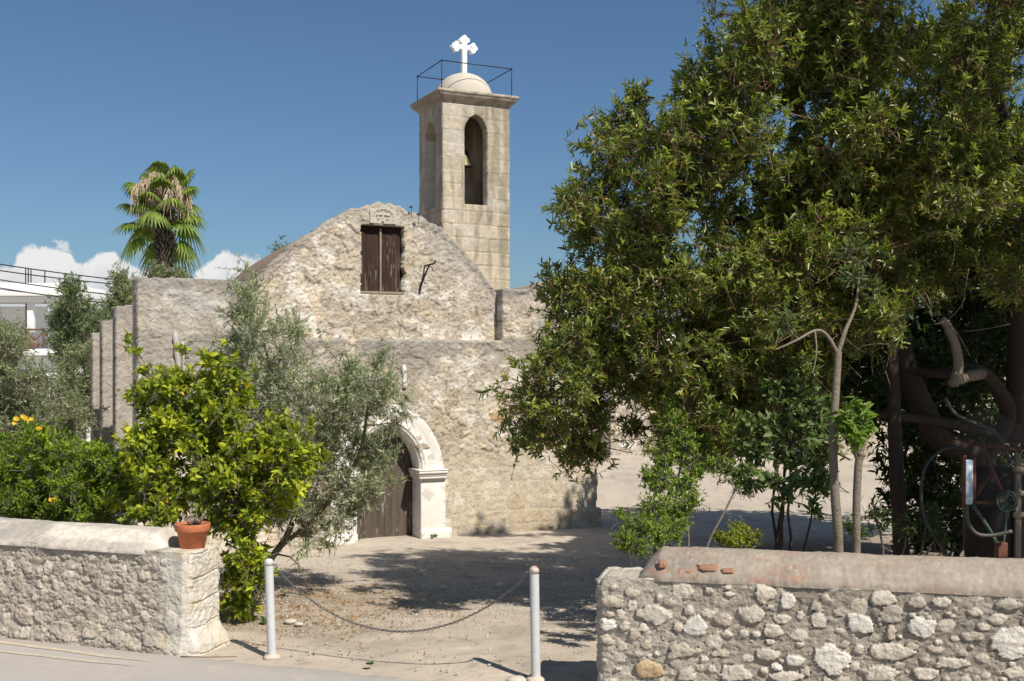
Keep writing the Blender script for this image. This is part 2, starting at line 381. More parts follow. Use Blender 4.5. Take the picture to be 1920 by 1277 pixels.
def rub_h(u, z):
    wu = u+(fbm(u*5, z*5, 1)-.5)*.16; wz = z+(fbm(u*5, z*5, 2)-.5)*.16
    f1, f2, i = voro(wu/.24, wz/.18, 3); s = ss(.02, .3, f2-f1)
    f1b, f2b, ib = voro(wu/.085, wz/.065, 8)
    bare = ss(.42, .58, fbm(u*1.3, z*1.3, 12)); ch = fbm(u*9, z*13, 35, 5); st = ch*6-np.floor(ch*6)
    e1 = ss(.0, .09, f2-f1)
    return e1*(.004+.016*i)*(.25+.75*bare)+ss(.72, .85, i)*e1*.012+ss(0, .3, f2b-f1b)*.007*ib+(fbm(u*3, z*3, 31)-.5)*.010+(ch-.5)*.010+ss(0, .2, st)*.005+(fbm(u*26, z*30, 36, 3)-.5)*.030
def face_c(u, z, low_tan=True):
    wu = u+(fbm(u*5, z*5, 1)-.5)*.16; wz = z+(fbm(u*5, z*5, 2)-.5)*.16
    f1, f2, i = voro(wu/.26, wz/.19, 3); s = ss(.03, .25, f2-f1)
    bare = ss(.42, .58, fbm(u*1.3, z*1.3, 12))
    c = lerp3((.45, .385, .30), (.57, .495, .39), fbm(u*2.2, z*2.2, 41))
    tint = np.where((i > .5)[..., None], np.array([1.26, 1.22, 1.15]), np.array([.84, .81, .77])); c = c*(1+(tint-1)*(np.abs(i-.5)*2*ss(.0, .10, f2-f1)*(.35+.65*bare))[..., None])
    jn = ss(.07, .0, f2-f1)*ss(.42, .6, fbm(u*6, z*6, 44)); c = c*(1-.50*jn*(.4+.6*bare))[..., None]
    tan = ss(.80, .9, hsh(np.floor(i*997), np.floor(i*131), 3))*ss(.04, .12, f2-f1)
    c = lerp3(c, (.50, .39, .255), tan*.5)
    wh = ss(.56, .68, fbm(u*4.2, z*4.2, 51))
    c = lerp3(c, (.74, .69, .61), wh*.8)
    w2 = ss(.60, .68, fbm(u*11, z*9, 58)); c = lerp3(c, (.68, .65, .6), w2*.45)
    gr = ss(.50, .66, fbm(u*1.5, z*2.2, 61)); c = lerp3(c, (.31, .275, .225), gr*.38)
    pits = ss(.62, .72, fbm(u*20, z*24, 66)); c = c*(1-.5*pits)[..., None]; c = c*(.80+.40*fbm(u*34, z*36, 67, 2))[..., None]
    return c
def front_h(u, z):
    h = rub_h(u, z)
    # squared blocks low on the right side
    ash = (1-ss(.9, 1.3, z+(fbm(u*2, z*2, 5)-.5)*.8))*ss(dm+1.0, dm+1.3, u)
    cz = z/.27+(fbm(u*1.5, z*0, 9)-.5)*.3; row = np.floor(cz); fu = u/.42+hsh(row, row*0, 4)*.9+(vn(u*2, z*2, 3)-.5)*.3; col = np.floor(fu)
    ex = np.minimum(cz-row, 1-(cz-row))*.27; ey = np.minimum(fu-col, 1-(fu-col))*.42
    bl = ss(.0, .03, np.minimum(ex, ey))
    h2 = bl*(.004+.010*hsh(row, col, 7))+(fbm(u*14, z*14, 32)-.5)*.025+(fbm(u*3, z*3, 31)-.5)*.03
    h = h*(1-ash)+h2*ash*.7
    foot = ss(.05, .0, z-(-.42+.35))*ss(UR-.8, UR-.3, u)*.06
    h = h+foot
    return h-ss(.03, 0, ZL-z)*.03*(u > uL)*(u < uRg)
def front_c(u, z):
    c = face_c(u, z)
    ash = (1-ss(.9, 1.4, z+(fbm(u*2, z*2, 5)-.5)*.8))*ss(dm+1.0, dm+1.3, u)
    cz = z/.27+(fbm(u*1.5, z*0, 9)-.5)*.3; row = np.floor(cz); fu = u/.42+hsh(row, row*0, 4)*.9+(vn(u*2, z*2, 3)-.5)*.3; col = np.floor(fu)
    ex = np.minimum(cz-row, 1-(cz-row))*.27; ey = np.minimum(fu-col, 1-(fu-col))*.42; hv = hsh(row, col, 7)
    a = lerp3((.56, .48, .355), (.50, .39, .25), ss(.35, .95, hv)); a = lerp3((.42, .37, .30), a, .55+.45*ss(0, .03, np.minimum(ex, ey)))
    a = a*(.9+.25*fbm(u*7, z*7, 77))[..., None]
    c = lerp3(c, a, ash*.5)
    # weathering under the ledge and along the parapets
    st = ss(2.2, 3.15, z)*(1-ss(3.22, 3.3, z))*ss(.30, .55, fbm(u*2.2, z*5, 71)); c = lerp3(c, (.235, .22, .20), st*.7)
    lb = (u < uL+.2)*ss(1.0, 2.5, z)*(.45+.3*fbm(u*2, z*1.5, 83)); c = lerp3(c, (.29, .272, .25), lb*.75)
    tp = ss(3.9, 4.15, z+(fbm(u*3, z*3, 81)-.5)*.5)*(z > 3.3); c = lerp3(c, (.25, .235, .215), tp*.65)
    rb = (u > uRg)*ss(3.1, 3.4, z)*ss(.4, .6, fbm(u*2.4, z*4, 87)); c = lerp3(c, (.30, .285, .265), rb*.6)
    pt = ((np.abs(u-.95) < .42)*(np.abs(z-3.82) < .2)); pt = pt*ss(.3, .5, fbm(u*6, z*6, 91)); c = lerp3(c, (.46, .44, .41), pt*.7)
    # bare sandy repair patch
    q = ss(.16, .10, np.hypot((u-fac(932, 783)[0])/1.4, (z-fac(932, 783)[1])/.8)+(fbm(u*8, z*8, 4)-.5)*.06); c = lerp3(c, (.42, .26, .12), q*.8)
    base_dark = ss(.35, .05, z+.42); c = c*(1-.12*base_dark)[..., None]  # slightly darker towards the foot of the wall
    return c
def front_mask(u, z):
    j = (fbm(u*5, z*0+3, 9)-.5)*.06
    top = np.where((u < uL) | (u > uRg), ZT+j, ZL+j*.4)
    right = UR+(fbm(z*4, z*0, 13)-.5)*.06+np.where(z < -.05, .06, 0)
    return (z < top) & ~arch_in(u, z, .05) & (u < right)
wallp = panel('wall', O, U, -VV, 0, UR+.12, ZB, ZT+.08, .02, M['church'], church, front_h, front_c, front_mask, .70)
sx0, sz1 = fac(676, 420, .25); sx1, sz0 = fac(757, 553, .25)
def gab_mask(u, z):
    return (z < gtop(u)) & ~((u > sx0+(vn(z*9, z*0, 3)-.5)*.03) & (u < sx1+(vn(z*9, z*0, 4)-.2)*.06) & (z > sz0) & (z < sz1))
def gab_c(u, z):
    c = face_c(u, z); d = gtop(u)-z
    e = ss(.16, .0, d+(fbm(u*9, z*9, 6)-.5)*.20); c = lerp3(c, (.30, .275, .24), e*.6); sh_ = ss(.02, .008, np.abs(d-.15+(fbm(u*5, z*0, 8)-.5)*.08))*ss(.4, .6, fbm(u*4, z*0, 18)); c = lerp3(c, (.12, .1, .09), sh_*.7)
    rs = ss(sx1, sx1+.5, u)*ss(.9, .3, d)*ss(.35, .6, fbm(u*3, z*3, 7)); c = lerp3(c, (.33, .31, .285), rs*.55)
    lh = ((z > sz1-.12)*(np.abs(u-(sx0+sx1)/2) < .62)); c = lerp3(c, (.47, .43, .36), lh*.5)
    cr = ss(.012, .004, np.abs(u-(sx1-.08+(vn(z*6, z*0, 2)-.5)*.10)))*(z < sz0)*(z > ZL); c = lerp3(c, (.12, .1, .09), cr*.8)
    return c
def gab_h(u, z):
    d = gtop(u)-z
    return rub_h(u, z)+ss(.13, .10, d+(vn(u*7, z*0, 2)-.5)*.05)*.010
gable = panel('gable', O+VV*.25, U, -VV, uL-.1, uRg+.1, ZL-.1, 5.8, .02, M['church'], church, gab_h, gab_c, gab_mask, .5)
# shutters
def plank_h(n, s0, s1):
    def f(u, z):
        t = (u-s0)/(s1-s0)*n; e = np.minimum(t-np.floor(t), 1-(t-np.floor(t)))
        return ss(0, .07, e)*.008+(vn(u*90, z*2.5, 5)-.5)*.006
    return f
def plank_c(n, s0, s1, ca, cb, wear):
    def f(u, z):
        t = (u-s0)/(s1-s0)*n; k = np.floor(t); g = vn(u*110, z*3.0, 8)
        c = lerp3(ca, cb, np.clip(g*.7+hsh(k, k*0, 3)*.4, 0, 1))
        e = np.minimum(t-k, 1-(t-k)); c = c*(.3+.7*ss(0, .06, e))[..., None]
        wm = ss(.68, .80, vn(u*75+3, z*7, 19))*ss(.5, .7, vn(u*8, z*2.2, 23)); c = lerp3(c, wear, wm*.7)
        return c
    return f
mid = (sx0+sx1)/2-.01
dk = dict(ca=(.022, .012, .009), cb=(.060, .033, .024), wear=(.20, .16, .13))
for a, b, n in ((sx0+.012, mid-.018, 3), (mid+.018, sx1-.03, 4)):
    sh = panel('shutter', O+VV*.36, U, -VV, a, b, sz0+.055, sz1-.01, .008, M['shutter'], church, plank_h(n, a, b), plank_c(n, a, b, **dk), None, .04)
b = MB(); b.box(C3(mid, .335, (sz0+sz1)/2), (.036, .05, sz1-sz0-.08), (U, VV, ZZ)); b.box(C3((sx0+sx1)/2, .31, sz0+.025), (sx1-sx0-.01, .16, .05), (U, VV, ZZ))
b.build('window_frame', M['wood'], church, bev=.004)
MB().box(C3((sx0+sx1)/2, .55, (sz0+sz1)/2), (sx1-sx0+.2, .2, sz1-sz0+.2), (U, VV, ZZ)).build('window_backing', M['bark_dark'], church)
# carved relief plaque over the shutters
r0, rz1 = fac(693, 388, .22); r1, rz0 = fac(742, 421, .22); rc = (r0+r1)/2; rw = (r1-r0)/2
def rel_h(u, z):
    x = (u-rc)/rw; y = (z-rz0)/(rz1-rz0); d = np.hypot(x/.80, np.where(y > .42, (y-.42)/.48, 0))
    rim = ss(.0, .06, np.abs(d-.94)-.02); inside = (d < .92)
    h = np.where(d > .98, .02, 0)+.012*(1-ss(0.02, .07, np.abs(d-.92)))
    cr = (np.abs(x) < .07+.05*np.abs(y-.5))*(y > .12)*(y < .86)+(np.abs(y-.56) < .04+.10*np.abs(x))*(np.abs(x) < .52)
    h = h+.022*(cr > 0)*inside
    dots = (np.hypot(np.abs(x)-.28, (y-.80)) < .10)+(np.hypot(np.abs(x)-.34, (y-.36)) < .13)*(vn(x*14, y*14, 3) > .35)
    return h+.014*(dots > 0)*inside+(fbm(u*40, z*40, 3)-.5)*.01
panel('carved_relief', O+VV*.205, U, -VV, r0, r1, rz0, rz1, .006, M['ashlar'], church, rel_h, lambda u, z: lerp3((.44, .40, .33), (.50, .46, .39), fbm(u*9, z*9, 2)), lambda u, z: (z < rz1-.02-.35*np.maximum(0, np.abs(u-rc)-rw*.6)), .12)
# door, reveal and whitewashed surround
ddoor = .42
dh = plank_h(9, d0, d1); dc = plank_c(9, d0, d1, (.060, .047, .038), (.115, .09, .072), (.26, .23, .20))
panel('door', O+VV*ddoor, U, -VV, d0-.03, d1+.03, ZB, ZA+.03, .01, M['shutter'], church, dh, dc, lambda u, z: arch_in(u, z, .03), .05)
MB().box(C3(dm, ddoor+.22, .6), (1.6, .2, 2.4), (U, VV, ZZ)).build('door_backing', M['bark_dark'], church)
def arch_pts(m, n=26):
    t = np.linspace(0, pi/2, n); x = (dr+m)*np.cos(t)**(2/1.9); z = (ZA-ZS+m)*np.sin(t)**(2/1.75)
    xs = np.concatenate([x, -x[::-1][1:]]); zs = np.concatenate([z, z[::-1][1:]]); return dm+xs, ZS+zs
def archivolt():
    prof = [(0, .40), (0, .06), (.012, .02), (.05, .015), (.055, -.005), (.075, -.015), (.10, .0), (.115, -.03), (.135, -.035), (.14, -.015), (.30, -.03), (.42, -.045), (.455, -.035), (.465, .05)]
    V = []; 
    for m_, v_ in prof:
        xs, zs = arch_pts(m_); V.append(C3(xs, np.full_like(xs, v_), zs))
    V = np.array(V); k, n = V.shape[:2]; I = np.arange(k*n).reshape(k, n)
    V = V.reshape(-1, 3)+((fbm(V.reshape(-1, 3)[:, 0]*9, V.reshape(-1, 3)[:, 2]*9, 3)-.5)*.02)[:, None]*-VV
    return V, np.stack([I[:-1, :-1], I[:-1, 1:], I[1:, 1:], I[1:, :-1]], -1).reshape(-1, 4)
sur = MB(); 
V_, F_ = archivolt()
surr = fastmesh('door_surround', V_, F_, M['white'], church, smooth=False)
for sgn, nm in ((1, 'right'), (-1, 'left')):
    e = d1 if sgn > 0 else d0; g = MB()
    cu = e+sgn*.245; g.box(C3(cu, .17, (ZB+ZS-.17)/2), (.49, .46, ZS-.17-ZB), (U, VV, ZZ))
    g.build('pilaster', M['white'], surr, bev=.015)
    g = MB()
    for (o1, zz, hh, pr) in ((.215, ZS-.145, .05, .085), (.215, ZS-.0975, .045, .10), (.215, ZS-.05, .05, .13), (.215, ZS-.012, .026, .14)):
        g.box(C3(e+sgn*(.49-(.49+pr*.6)/2), .17-pr/2, zz), (.49+pr*.6, .46+pr-.02, hh), (U, VV, ZZ))
    g.build('capital', M['white'], surr, bev=.012)
    g = MB().box(C3(e+sgn*.30, .15, -.36), (.62, .5, .22), (U, VV, ZZ)); g.build('plinth', M['white'], surr, bev=.03)
# broken stone strips on the facade
for (xa, ya, xb, yb, wd) in ((328, 622, 335, 700, .10), (341, 640, 343, 700, .08), (757, 684, 757, 728, .09)):
    a = fac(xa, ya); b_ = fac(xb, yb); g = MB()
    p = [C3(a[0]+(b_[0]-a[0])*t+random.uniform(-.01, .01), -.035, a[1]+(b_[1]-a[1])*t) for t in np.linspace(0, 1, 7)]
    g.tube(p, [wd*.25]+[wd*.55*random.uniform(.85, 1.1) for _ in range(5)]+[wd*.5], 7); g.build('stone_spout', M['white'] if xa > 700 else M['coping'] , church, label='broken vertical stone strip on the church front', col=(.42, .40, .37))
# iron hook on the gable
ha = fac(798, 498, .2); g = MB()
g.tube([C3(ha[0], .26, ha[1]), C3(ha[0], -.22, ha[1]+.0), C3(ha[0]+.02, -.26, ha[1]+.05)], .016, 6)
g.tube([C3(ha[0]-.0, .02, ha[1]-.02), C3(ha[0]+.05, .0, ha[1]-.05), C3(ha[0]+.07, .03, ha[1]-.1)], .009, 5)
g.build('iron_bracket', M['iron'], church)
g = MB(); hb = fac(792, 520, .18); hc = fac(785, 549, .22); g.tube([C3(ha[0], -.0, ha[1]), C3(hb[0], .1, hb[1]), C3(hc[0], .22, hc[1])], [.012, .02, .008], 6); g.build('bracket_shadow_rod', M['iron'], church)  # dark rod modelled along the bracket's cast shadow on the gable
# nave body and vault
g = MB(); g.box(C3((.9+UR)/2, 4.9, 1.7), (UR-1.2, 8.2, 4.6), (U, VV, ZZ)); nave = g.build('side_wall', M['church'], church, col=(.40, .37, .32))
us = np.linspace(uL+.05, uRg-.02, 40); zt = np.interp(us, gp[:, 0], gp[:, 1])-.10-.10*ss(0, 1, (us-uL)/2)*0
V = np.concatenate([C3(us, np.full(40, .5), zt), C3(us, np.full(40, 4.6), zt-.05)]); J = np.arange(39)
fastmesh('vault_roof', V, np.stack([J, J+1, J+41, J+40], -1), M['roof'], church, smooth=True)
V = np.concatenate([C3(us, np.full(40, 4.6), zt-.05), C3(us, np.full(40, 4.6), zt*0+3)]); fastmesh('vault_end', V, np.stack([J, J+1, J+41, J+40], -1), M['roof'], church)
# buttresses down the north side
def but_c(u, z):
    c = face_c(u+7, z); c = lerp3(c, (.33, .305, .28), .45+.3*fbm(u*3, z*2, 3)); return lerp3(c, (.22, .2, .185), ss(3.2, 3.9, z)*.5)
for v, px_, py_ in ((3.3, 232, 570), (6.0, 200, 597), (8.3, 183, 620)):
    zt_ = EYE+(HZ-py_)/F*(O[1]+v*cos(TH)+.3)
    panel('buttress', O+VV*v, U, -VV, 0, 1.1, ZB, zt_, .03, M['church'], church, lambda u, z: rub_h(u+3, z)*.6, but_c, lambda u, z: z < zt_-.04+(vn(u*8, z*0, 3)-.5)*.05, .62)
# ------------------------------------------------------------------ bell tower
TV = 3.07; t0, _ = fac(830, 165, TV); t1, _ = fac(955, 400, TV); tw = t1-t0; td = 1.40
fo0, ftop = fac(870, 213, TV); fo1, fbot = fac(914, 385, TV); fom = (fo0+fo1)/2; fr = (fo1-fo0)/2
def ash_cell(u, z, sd):
    cz = z/.29+(fbm(u*1.2, z*.8, sd)-.5)*.25; row = np.floor(cz); wv = .34+.22*hsh(row, row*0, sd+3)
    fu = u/wv+hsh(row, row*0, sd+1)*3; col = np.floor(fu)
    e = np.minimum(np.minimum(cz-row, 1-(cz-row))*.29, np.minimum(fu-col, 1-(fu-col))*wv)
    return e, hsh(row, col, sd+7)
def tow_h(sd):
    def f(u, z):
        e, h = ash_cell(u, z, sd); low = 1-ss(6.0, 6.5, z)
        return ss(0, .014, e)*(.004+.010*h+.012*low)+(fbm(u*12, z*12, sd)-.5)*.018
    return f
def tow_c(sd):
    def f(u, z):
        e, h = ash_cell(u, z, sd); low = 1-ss(6.0, 6.6, z)
        c = lerp3((.40, .345, .26), (.50, .435, .335), h); c = lerp3(c, (.46, .36, .24), ss(.8, .95, h)*.5)
        c = lerp3(c, c*0+(.30, .265, .21), (1-ss(.0, .016, e))*(.25+.4*low))
        c = c*(.86+.3*fbm(u*5, z*3, sd+2))[..., None]
        vs = ss(.48, .66, fbm(u*7, z*.9, sd+5)); c = lerp3(c, (.24, .20, .145), vs*.68); c = c*(.82+.36*fbm(u*26, z*26, sd+6))[..., None]; tpd = ss(7.7, 8.4, z)*ss(.35, .6, fbm(u*6, z*2, sd+31)); c = lerp3(c, (.24, .205, .16), tpd*.5)
        gp_ = ss(.55, .7, fbm(u*2+3, z*2, sd+8)); c = lerp3(c, (.52, .49, .45), gp_*.45)
        bt = (1-ss(4.4, 5.2, z)); return lerp3(c, (.55, .47, .33), bt*.35)
    return f
def opening(um, r, zb, zt_):
    zs = zt_-r*1.35
    def f(u, z):
        x = np.abs(u-um)/r; y = np.clip((z-zs)/(zt_-zs), 0, 9)
        return (z > zb) & (x < 1) & (np.where(z > zs, x**1.7+y**1.7 < 1, True))
    return f
fo = opening(fom, fr, fbot, ftop); ZTW = 8.44
tower = panel('bell_tower', O+VV*TV, U, -VV, t0, t1, 3.2, ZTW, .018, M['ashlar'], church, tow_h(101), tow_c(101), lambda u, z: ~fo(u, z), .26)
tower['label'] = 'square ashlar bell tower with tall pointed openings'
lo = opening(.71, .33, 6.2, 8.12)
LF = O+U*t0+VV*(TV)
def sub(name, *a, **k): return panel(name, *a, **k)
sub('tower_side', LF, VV, -U, .262, td, 3.2, ZTW, .018, M['ashlar'], tower, tow_h(131), tow_c(131), lambda w_, z: ~lo(w_, z), thick=.26)
sub('tower_side', LF, VV, -U, .0, .262, 3.2, ZTW, .018, M['ashlar'], tower, tow_h(131), tow_c(131), None, thick=.0)
sub('tower_side', O+VV*(TV+td), U, VV, t0, t1, 3.2, ZTW, .05, M['ashlar'], tower, None, tow_c(141), lambda u, z: ~opening(fom, fr*.8, 6.2, 7.0)(u, z) | True, thick=.26)
sub('tower_side', O+U*t1+VV*TV, VV, U, 0, td, 3.2, ZTW, .05, M['ashlar'], tower, None, tow_c(151), None, thick=.26)
g = MB(); tc_u = (t0+t1)/2; tc_v = TV+td/2
g.box(C3(tc_u, tc_v, 5.95), (tw-.1, td-.1, .4), (U, VV, ZZ))
g.build('belfry_floor', M['ashlar'], tower, col=(.42, .38, .31))
def cornice():
    prof = [(0, 8.40), (.015, 8.43), (.03, 8.455), (.07, 8.49), (.12, 8.53), (.145, 8.56), (.15, 8.60), (.165, 8.605), (.165, 8.655), (.12, 8.675), (0, 8.70)]
    V = []; n = 40
    for o_, z_ in prof:
        h0, h1 = tw/2+o_, td/2+o_
        cs = [(-h0, -h1), (h0, -h1), (h0, h1), (-h0, h1)]; ring = []
        for k in range(4):
            a_, b_ = np.array(cs[k]), np.array(cs[(k+1) % 4])
            for j in range(n): ring.append(a_+(b_-a_)*j/n)
        ring = np.array(ring); q = (fbm(ring[:, 0]*7+ring[:, 1]*5, ring[:, 1]*7+z_*20, 3)-.5)*.035
        ring = ring*(1-.5*q[:, None]*(o_ > .01))
        V.append(C3(tc_u+ring[:, 0], tc_v+ring[:, 1], z_+q*.5))
    V = np.array(V); k, m = V.shape[:2]; I = np.arange(k*m).reshape(k, m); J2 = np.roll(I, -1, 1)
    Fs = [np.stack([I[:-1], J2[:-1], J2[1:], I[1:]], -1).reshape(-1, 4), ]
    Fl = [tuple(f) for f in Fs[0]]+[tuple(I[-1])]
    cc = np.zeros((k*m, 3))+.40; P = V.reshape(-1, 3); cc = lerp3((.40, .35, .275), (.26, .22, .175), ss(.4, .65, fbm(P[:, 0]*9+P[:, 1]*5, P[:, 2]*9, 3)))
    fastmesh('cornice', P, Fl, M['ashlar'], tower, col=cc)
cornice()
g = MB(); prof = [(.66, 8.66)]+[(.64*cos(t), 8.70+.56*sin(t)) for t in np.linspace(.0, pi/2-.02, 16)]
g.lathe(C3(tc_u, tc_v, 0.0), prof, 40); g.build('dome', M['coping'], tower, smooth=True, col=(.50, .455, .38))
# cross with trefoil ends
def cross():
    ctr = C3(tc_u, tc_v, 0.0); zb = 9.24; zt_ = 10.13; za = 9.84; g = MB(); k = [0]
    def slab(a, b, z0, z1):
        k[0] += 1; g.box(ctr+U*(a+b)/2+ZZ*(z0+z1)/2, (b-a, .10+.004*k[0], z1-z0), (U, VV, ZZ))
    def disc(x, z, r):
        k[0] += 1; n = 20; h = .05+.002*k[0]
        V = [ctr+U*(x+r*cos(2*pi*i/n))+ZZ*(z+r*sin(2*pi*i/n))+VV*s*h for s in (-1, 1) for i in range(n)]
        g.add(V, [tuple(range(n)), tuple(range(n, 2*n))[::-1]]+[(i, (i+1) % n, (i+1) % n+n, i+n) for i in range(n)][::-1])
    slab(-.056, .056, zb, zt_-.10); slab(-.20, .20, za-.052, za+.052)
    for (x, z, sx, sz) in ((0, zt_-.13, 0, 1), (-.2, za, -1, 0), (.2, za, 1, 0)):
        disc(x+sx*.050, z+sz*.058, .050)
        if sx: disc(x, z+.062, .050); disc(x, z-.062, .050)
        else: disc(x-.062, z, .050); disc(x+.062, z, .050)
    g.build('cross', M['cross'], tower, bev=.006)
cross()
g = MB(); hu, hv = tw/2+.04, td/2+.04
cs = [C3(tc_u+a*hu, tc_v+b_*hv, 8.66) for a, b_ in ((-1, -1), (1, -1), (1, 1), (-1, 1))]
for i, c_ in enumerate(cs):
    g.tube([c_, c_+ZZ*.64+U*random.uniform(-.02, .02)], .011, 6); a_ = c_+ZZ*.62; b_ = cs[(i+1) % 4]+ZZ*.62; g.tube([a_-unit(b_-a_)*.02, b_+unit(b_-a_)*.02], .011, 6)
g.build('railing', M['iron'], tower)
g = MB(); g.lathe(C3(tc_u, tc_v, 7.2), [(.20, -.02), (.19, .0), (.15, .1), (.12, .2), (.10, .3), (.05, .36), (.02, .37)], 20); g.tube([C3(tc_u, tc_v, 7.55), C3(tc_u, tc_v, 8.4)], .02, 6)
g.build('bell', M['bronze'], tower, smooth=True)
# ------------------------------------------------------------------ roadside stone walls
def wall_frame(A_, B_):
    A_, B_ = np.array([*A_, 0.]), np.array([*B_, 0.]); d = unit(B_-A_); n = np.array([-d[1], d[0], 0]) ; return A_, d, n   # n points away from the camera
def px_on(A_, d, n, px, py):
    k = (px-CX)/F; ray = np.array([k, 1, (HZ-py)/F]); Yt = np.dot(A_, n)/np.dot(ray, n); P = ray*Yt+[0, 0, EYE]
    return np.dot(P-A_, d), P[2], Yt
def stone_field(st, u, z, seed, wob=.35):
    """st rows: u, z, ru, rz, colour index, proud -> height, colour index, mask; irregular broken polygons"""
    H = np.zeros_like(u); Ci = np.full(u.shape, -1.0); Mx = np.zeros_like(u)
    for k, (cu, cz, ru, rz, ci, pr) in enumerate(st):
        sel = (np.abs(u-cu) < ru*1.6) & (np.abs(z-cz) < rz*1.6)
        if not sel.any(): continue
        uu = u[sel]; zz_ = z[sel]; rn = random.Random(k*7+seed)
        w1 = (fbm(uu*14, zz_*14, seed+k)-.5)*.55; w2 = (fbm(uu*14, zz_*14, seed+k+50)-.5)*.55; w3 = (fbm(uu*45, zz_*45, seed+k+90)-.5)*.25
        x = (uu-cu)/ru+w1+w3; y = (zz_-cz)/rz+w2; ns = rn.randint(5, 8); a0 = rn.random()*6; d = np.zeros_like(x)
        for q in range(ns):
            a = a0+2*pi*(q+rn.uniform(-.28, .28))/ns; d = d+np.clip((x*cos(a)+y*sin(a))/rn.uniform(.78, 1.02), 0, 9)**7
        d = d**(1/7)
        m = ss(1.01, .93, d); tilt = (x*rn.uniform(-.3, .3)+y*rn.uniform(-.1, .45))
        h = pr*m*(.62+.25*np.clip(1-d, 0, 1)**.5+.35*tilt)+((fbm(uu*28, zz_*28, seed+k*3)-.5)*.022+(fbm(uu*75, zz_*75, seed+k*3)-.5)*.010)*m
        hh = H[sel]; cc = Ci[sel]; mm = Mx[sel]; up = m > mm
        H[sel] = np.where(up, h, hh); Ci[sel] = np.where(up & (m > .3), ci, cc); Mx[sel] = np.maximum(mm, m)
    return H, Ci, Mx
PAL = np.array([(.60, .535, .44), (.50, .435, .345), (.42, .375, .31), (.50, .365, .20), (.70, .655, .58), (.36, .185, .125), (.38, .355, .32)])
def auto_stones(st, u0, u1, z0, z1, n, rmin, rmax, seed, cis, pr):
    rr = random.Random(seed); st = list(st)
    for _ in range(n*30):
        if n <= 0: break
        r = rr.uniform(rmin, rmax)*(1 if rr.random() < .6 else .6); a = rr.uniform(.6, 1.0); cu = rr.uniform(u0, u1); cz = rr.uniform(z0, z1)
        if all(((cu-s[0])/(r+s[2]))**2+((cz-s[1])/(r*a+s[3]))**2 > .80 for s in st):
            st.append((cu, cz, r, r*a, rr.choice(cis), pr*rr.uniform(.5, 1.2))); n -= 1
    return st
# --- left wall
LA, Ld, Ln = wall_frame((-5.2, 11.39), (-3.08, 10.6)); LL = 2.262
lw = thing('stone_wall', 'grey rubble stone wall with pale cement coping on the left of the entrance, behind the yellow lines', 'wall', tuple(LA+Ld*1.0))
sl = []
for (cx, cy, rx, ry, ci) in ((370, 420, 45, 60, 4), (215, 430, 45, 45, 2), (530, 470, 50, 35, 4), (300, 545, 35, 30, 4), (440, 550, 60, 35, 0), (650, 510, 40, 35, 0), (150, 530, 60, 60, 2), (1095, 480, 58, 42, 0),
    (1170, 370, 30, 40, 0), (930, 450, 45, 40, 0), (860, 350, 35, 30, 0), (800, 560, 50, 55, 1), (500, 300, 50, 60, 1), (190, 780, 92, 85, 1), (50, 805, 52, 50, 0), (440, 690, 50, 25, 1), (590, 730, 50, 35, 2), (700, 880, 100, 65, 1),
    (470, 880, 130, 75, 2), (890, 940, 85, 65, 2), (1100, 790, 50, 40, 0), (1160, 960, 120, 80, 2), (1290, 830, 65, 90, 1), (930, 780, 60, 40, 2), (1240, 380, 30, 30, 4), (80, 410, 40, 45, 0), (700, 340, 30, 30, 1)):
    a, z_, Yt = px_on(LA, Ld, Ln, cx/4.027, 960+cy/4.027); s_ = Yt/F/4.027
    sl.append((a, z_, rx*s_, ry*s_, ci, .045 if ry > 60 else .030))
sl = auto_stones(sl, -2.4, LL-.35, .02, .82, 260, .025, .07, 5, (0, 1, 2, 2, 0, 1), .018)
def rocky(u, z, sd):
    """craggy mortar: broken ledges and pits"""
    a = fbm(u*8, z*11, sd, 5); b_ = fbm(u*26, z*40, sd+3, 4); w_ = fbm(u*3, z*3, sd+8)
    t = a*7+b_*1.6; st = (t-np.floor(t)); return (a-.5)*.075+(b_-.5)*.036+ss(0, .16, st)*.015*(.3+w_)+(fbm(u*70, z*80, sd+5)-.5)*.012
def lw_h(u, z):
    H, Ci, Mx = stone_field(sl, u, z, 3, .3); pil = ss(LL-.36, LL-.24, u)
    base = rocky(u, z, 3)*.85
    gv = ss(.35, .55, fbm(u*7, z*7, 77)); h = base*.85*(1-.6*Mx)+H*.8-.020*ss(.02, .15, Mx)*ss(.7, .3, Mx)*gv
    top = ss(.95, .85, z)
    foot = ss(.15, 0, z)*.04
    return h*(.35+.65*top)*(1-.4*pil)+foot-.035*ss(LL-.06, LL, u)
def lw_c(u, z):
    H, Ci, Mx = stone_field(sl, u, z, 3, .3)
    c = lerp3((.37, .325, .265), (.48, .425, .35), fbm(u*5, z*5, 4)); c = lerp3(c, (.30, .27, .23), ss(.5, .65, fbm(u*9, z*14, 44))*.5); k = Ci >= 0
    cc = PAL[np.clip(Ci, 0, 6).astype(int)]; c = np.where(k[..., None], c*.35+cc*.65, c)
    c = c*(.80+.4*fbm(u*25, z*32, 6))[..., None]
    pil = ss(LL-.36, LL-.20, u+(fbm(z*6, u*6, 2)-.5)*.1); c = lerp3(c, lerp3((.56, .53, .46), (.52, .44, .31), ss(.5, .7, fbm(u*3, z*4, 8))), pil*.85)
    return c
panel('wall_face', LA, Ld, -Ln, -5.2, LL, -.06, .95, .008, M['rubble'], lw, lw_h, lw_c, None, .28)
def le_h(w_, z): return rocky(w_+7, z, 13)*.55+ss(.25, 0, z)*.10*(1+.4*vn(w_*4, z*4, 3))+(ss(.0, .04, np.abs(((z+.02*np.sin(w_*9))/.235) % 1-.5)*-1+.5)*.02)-.04*(ss(.07, 0, w_)+ss(.48, .55, w_))
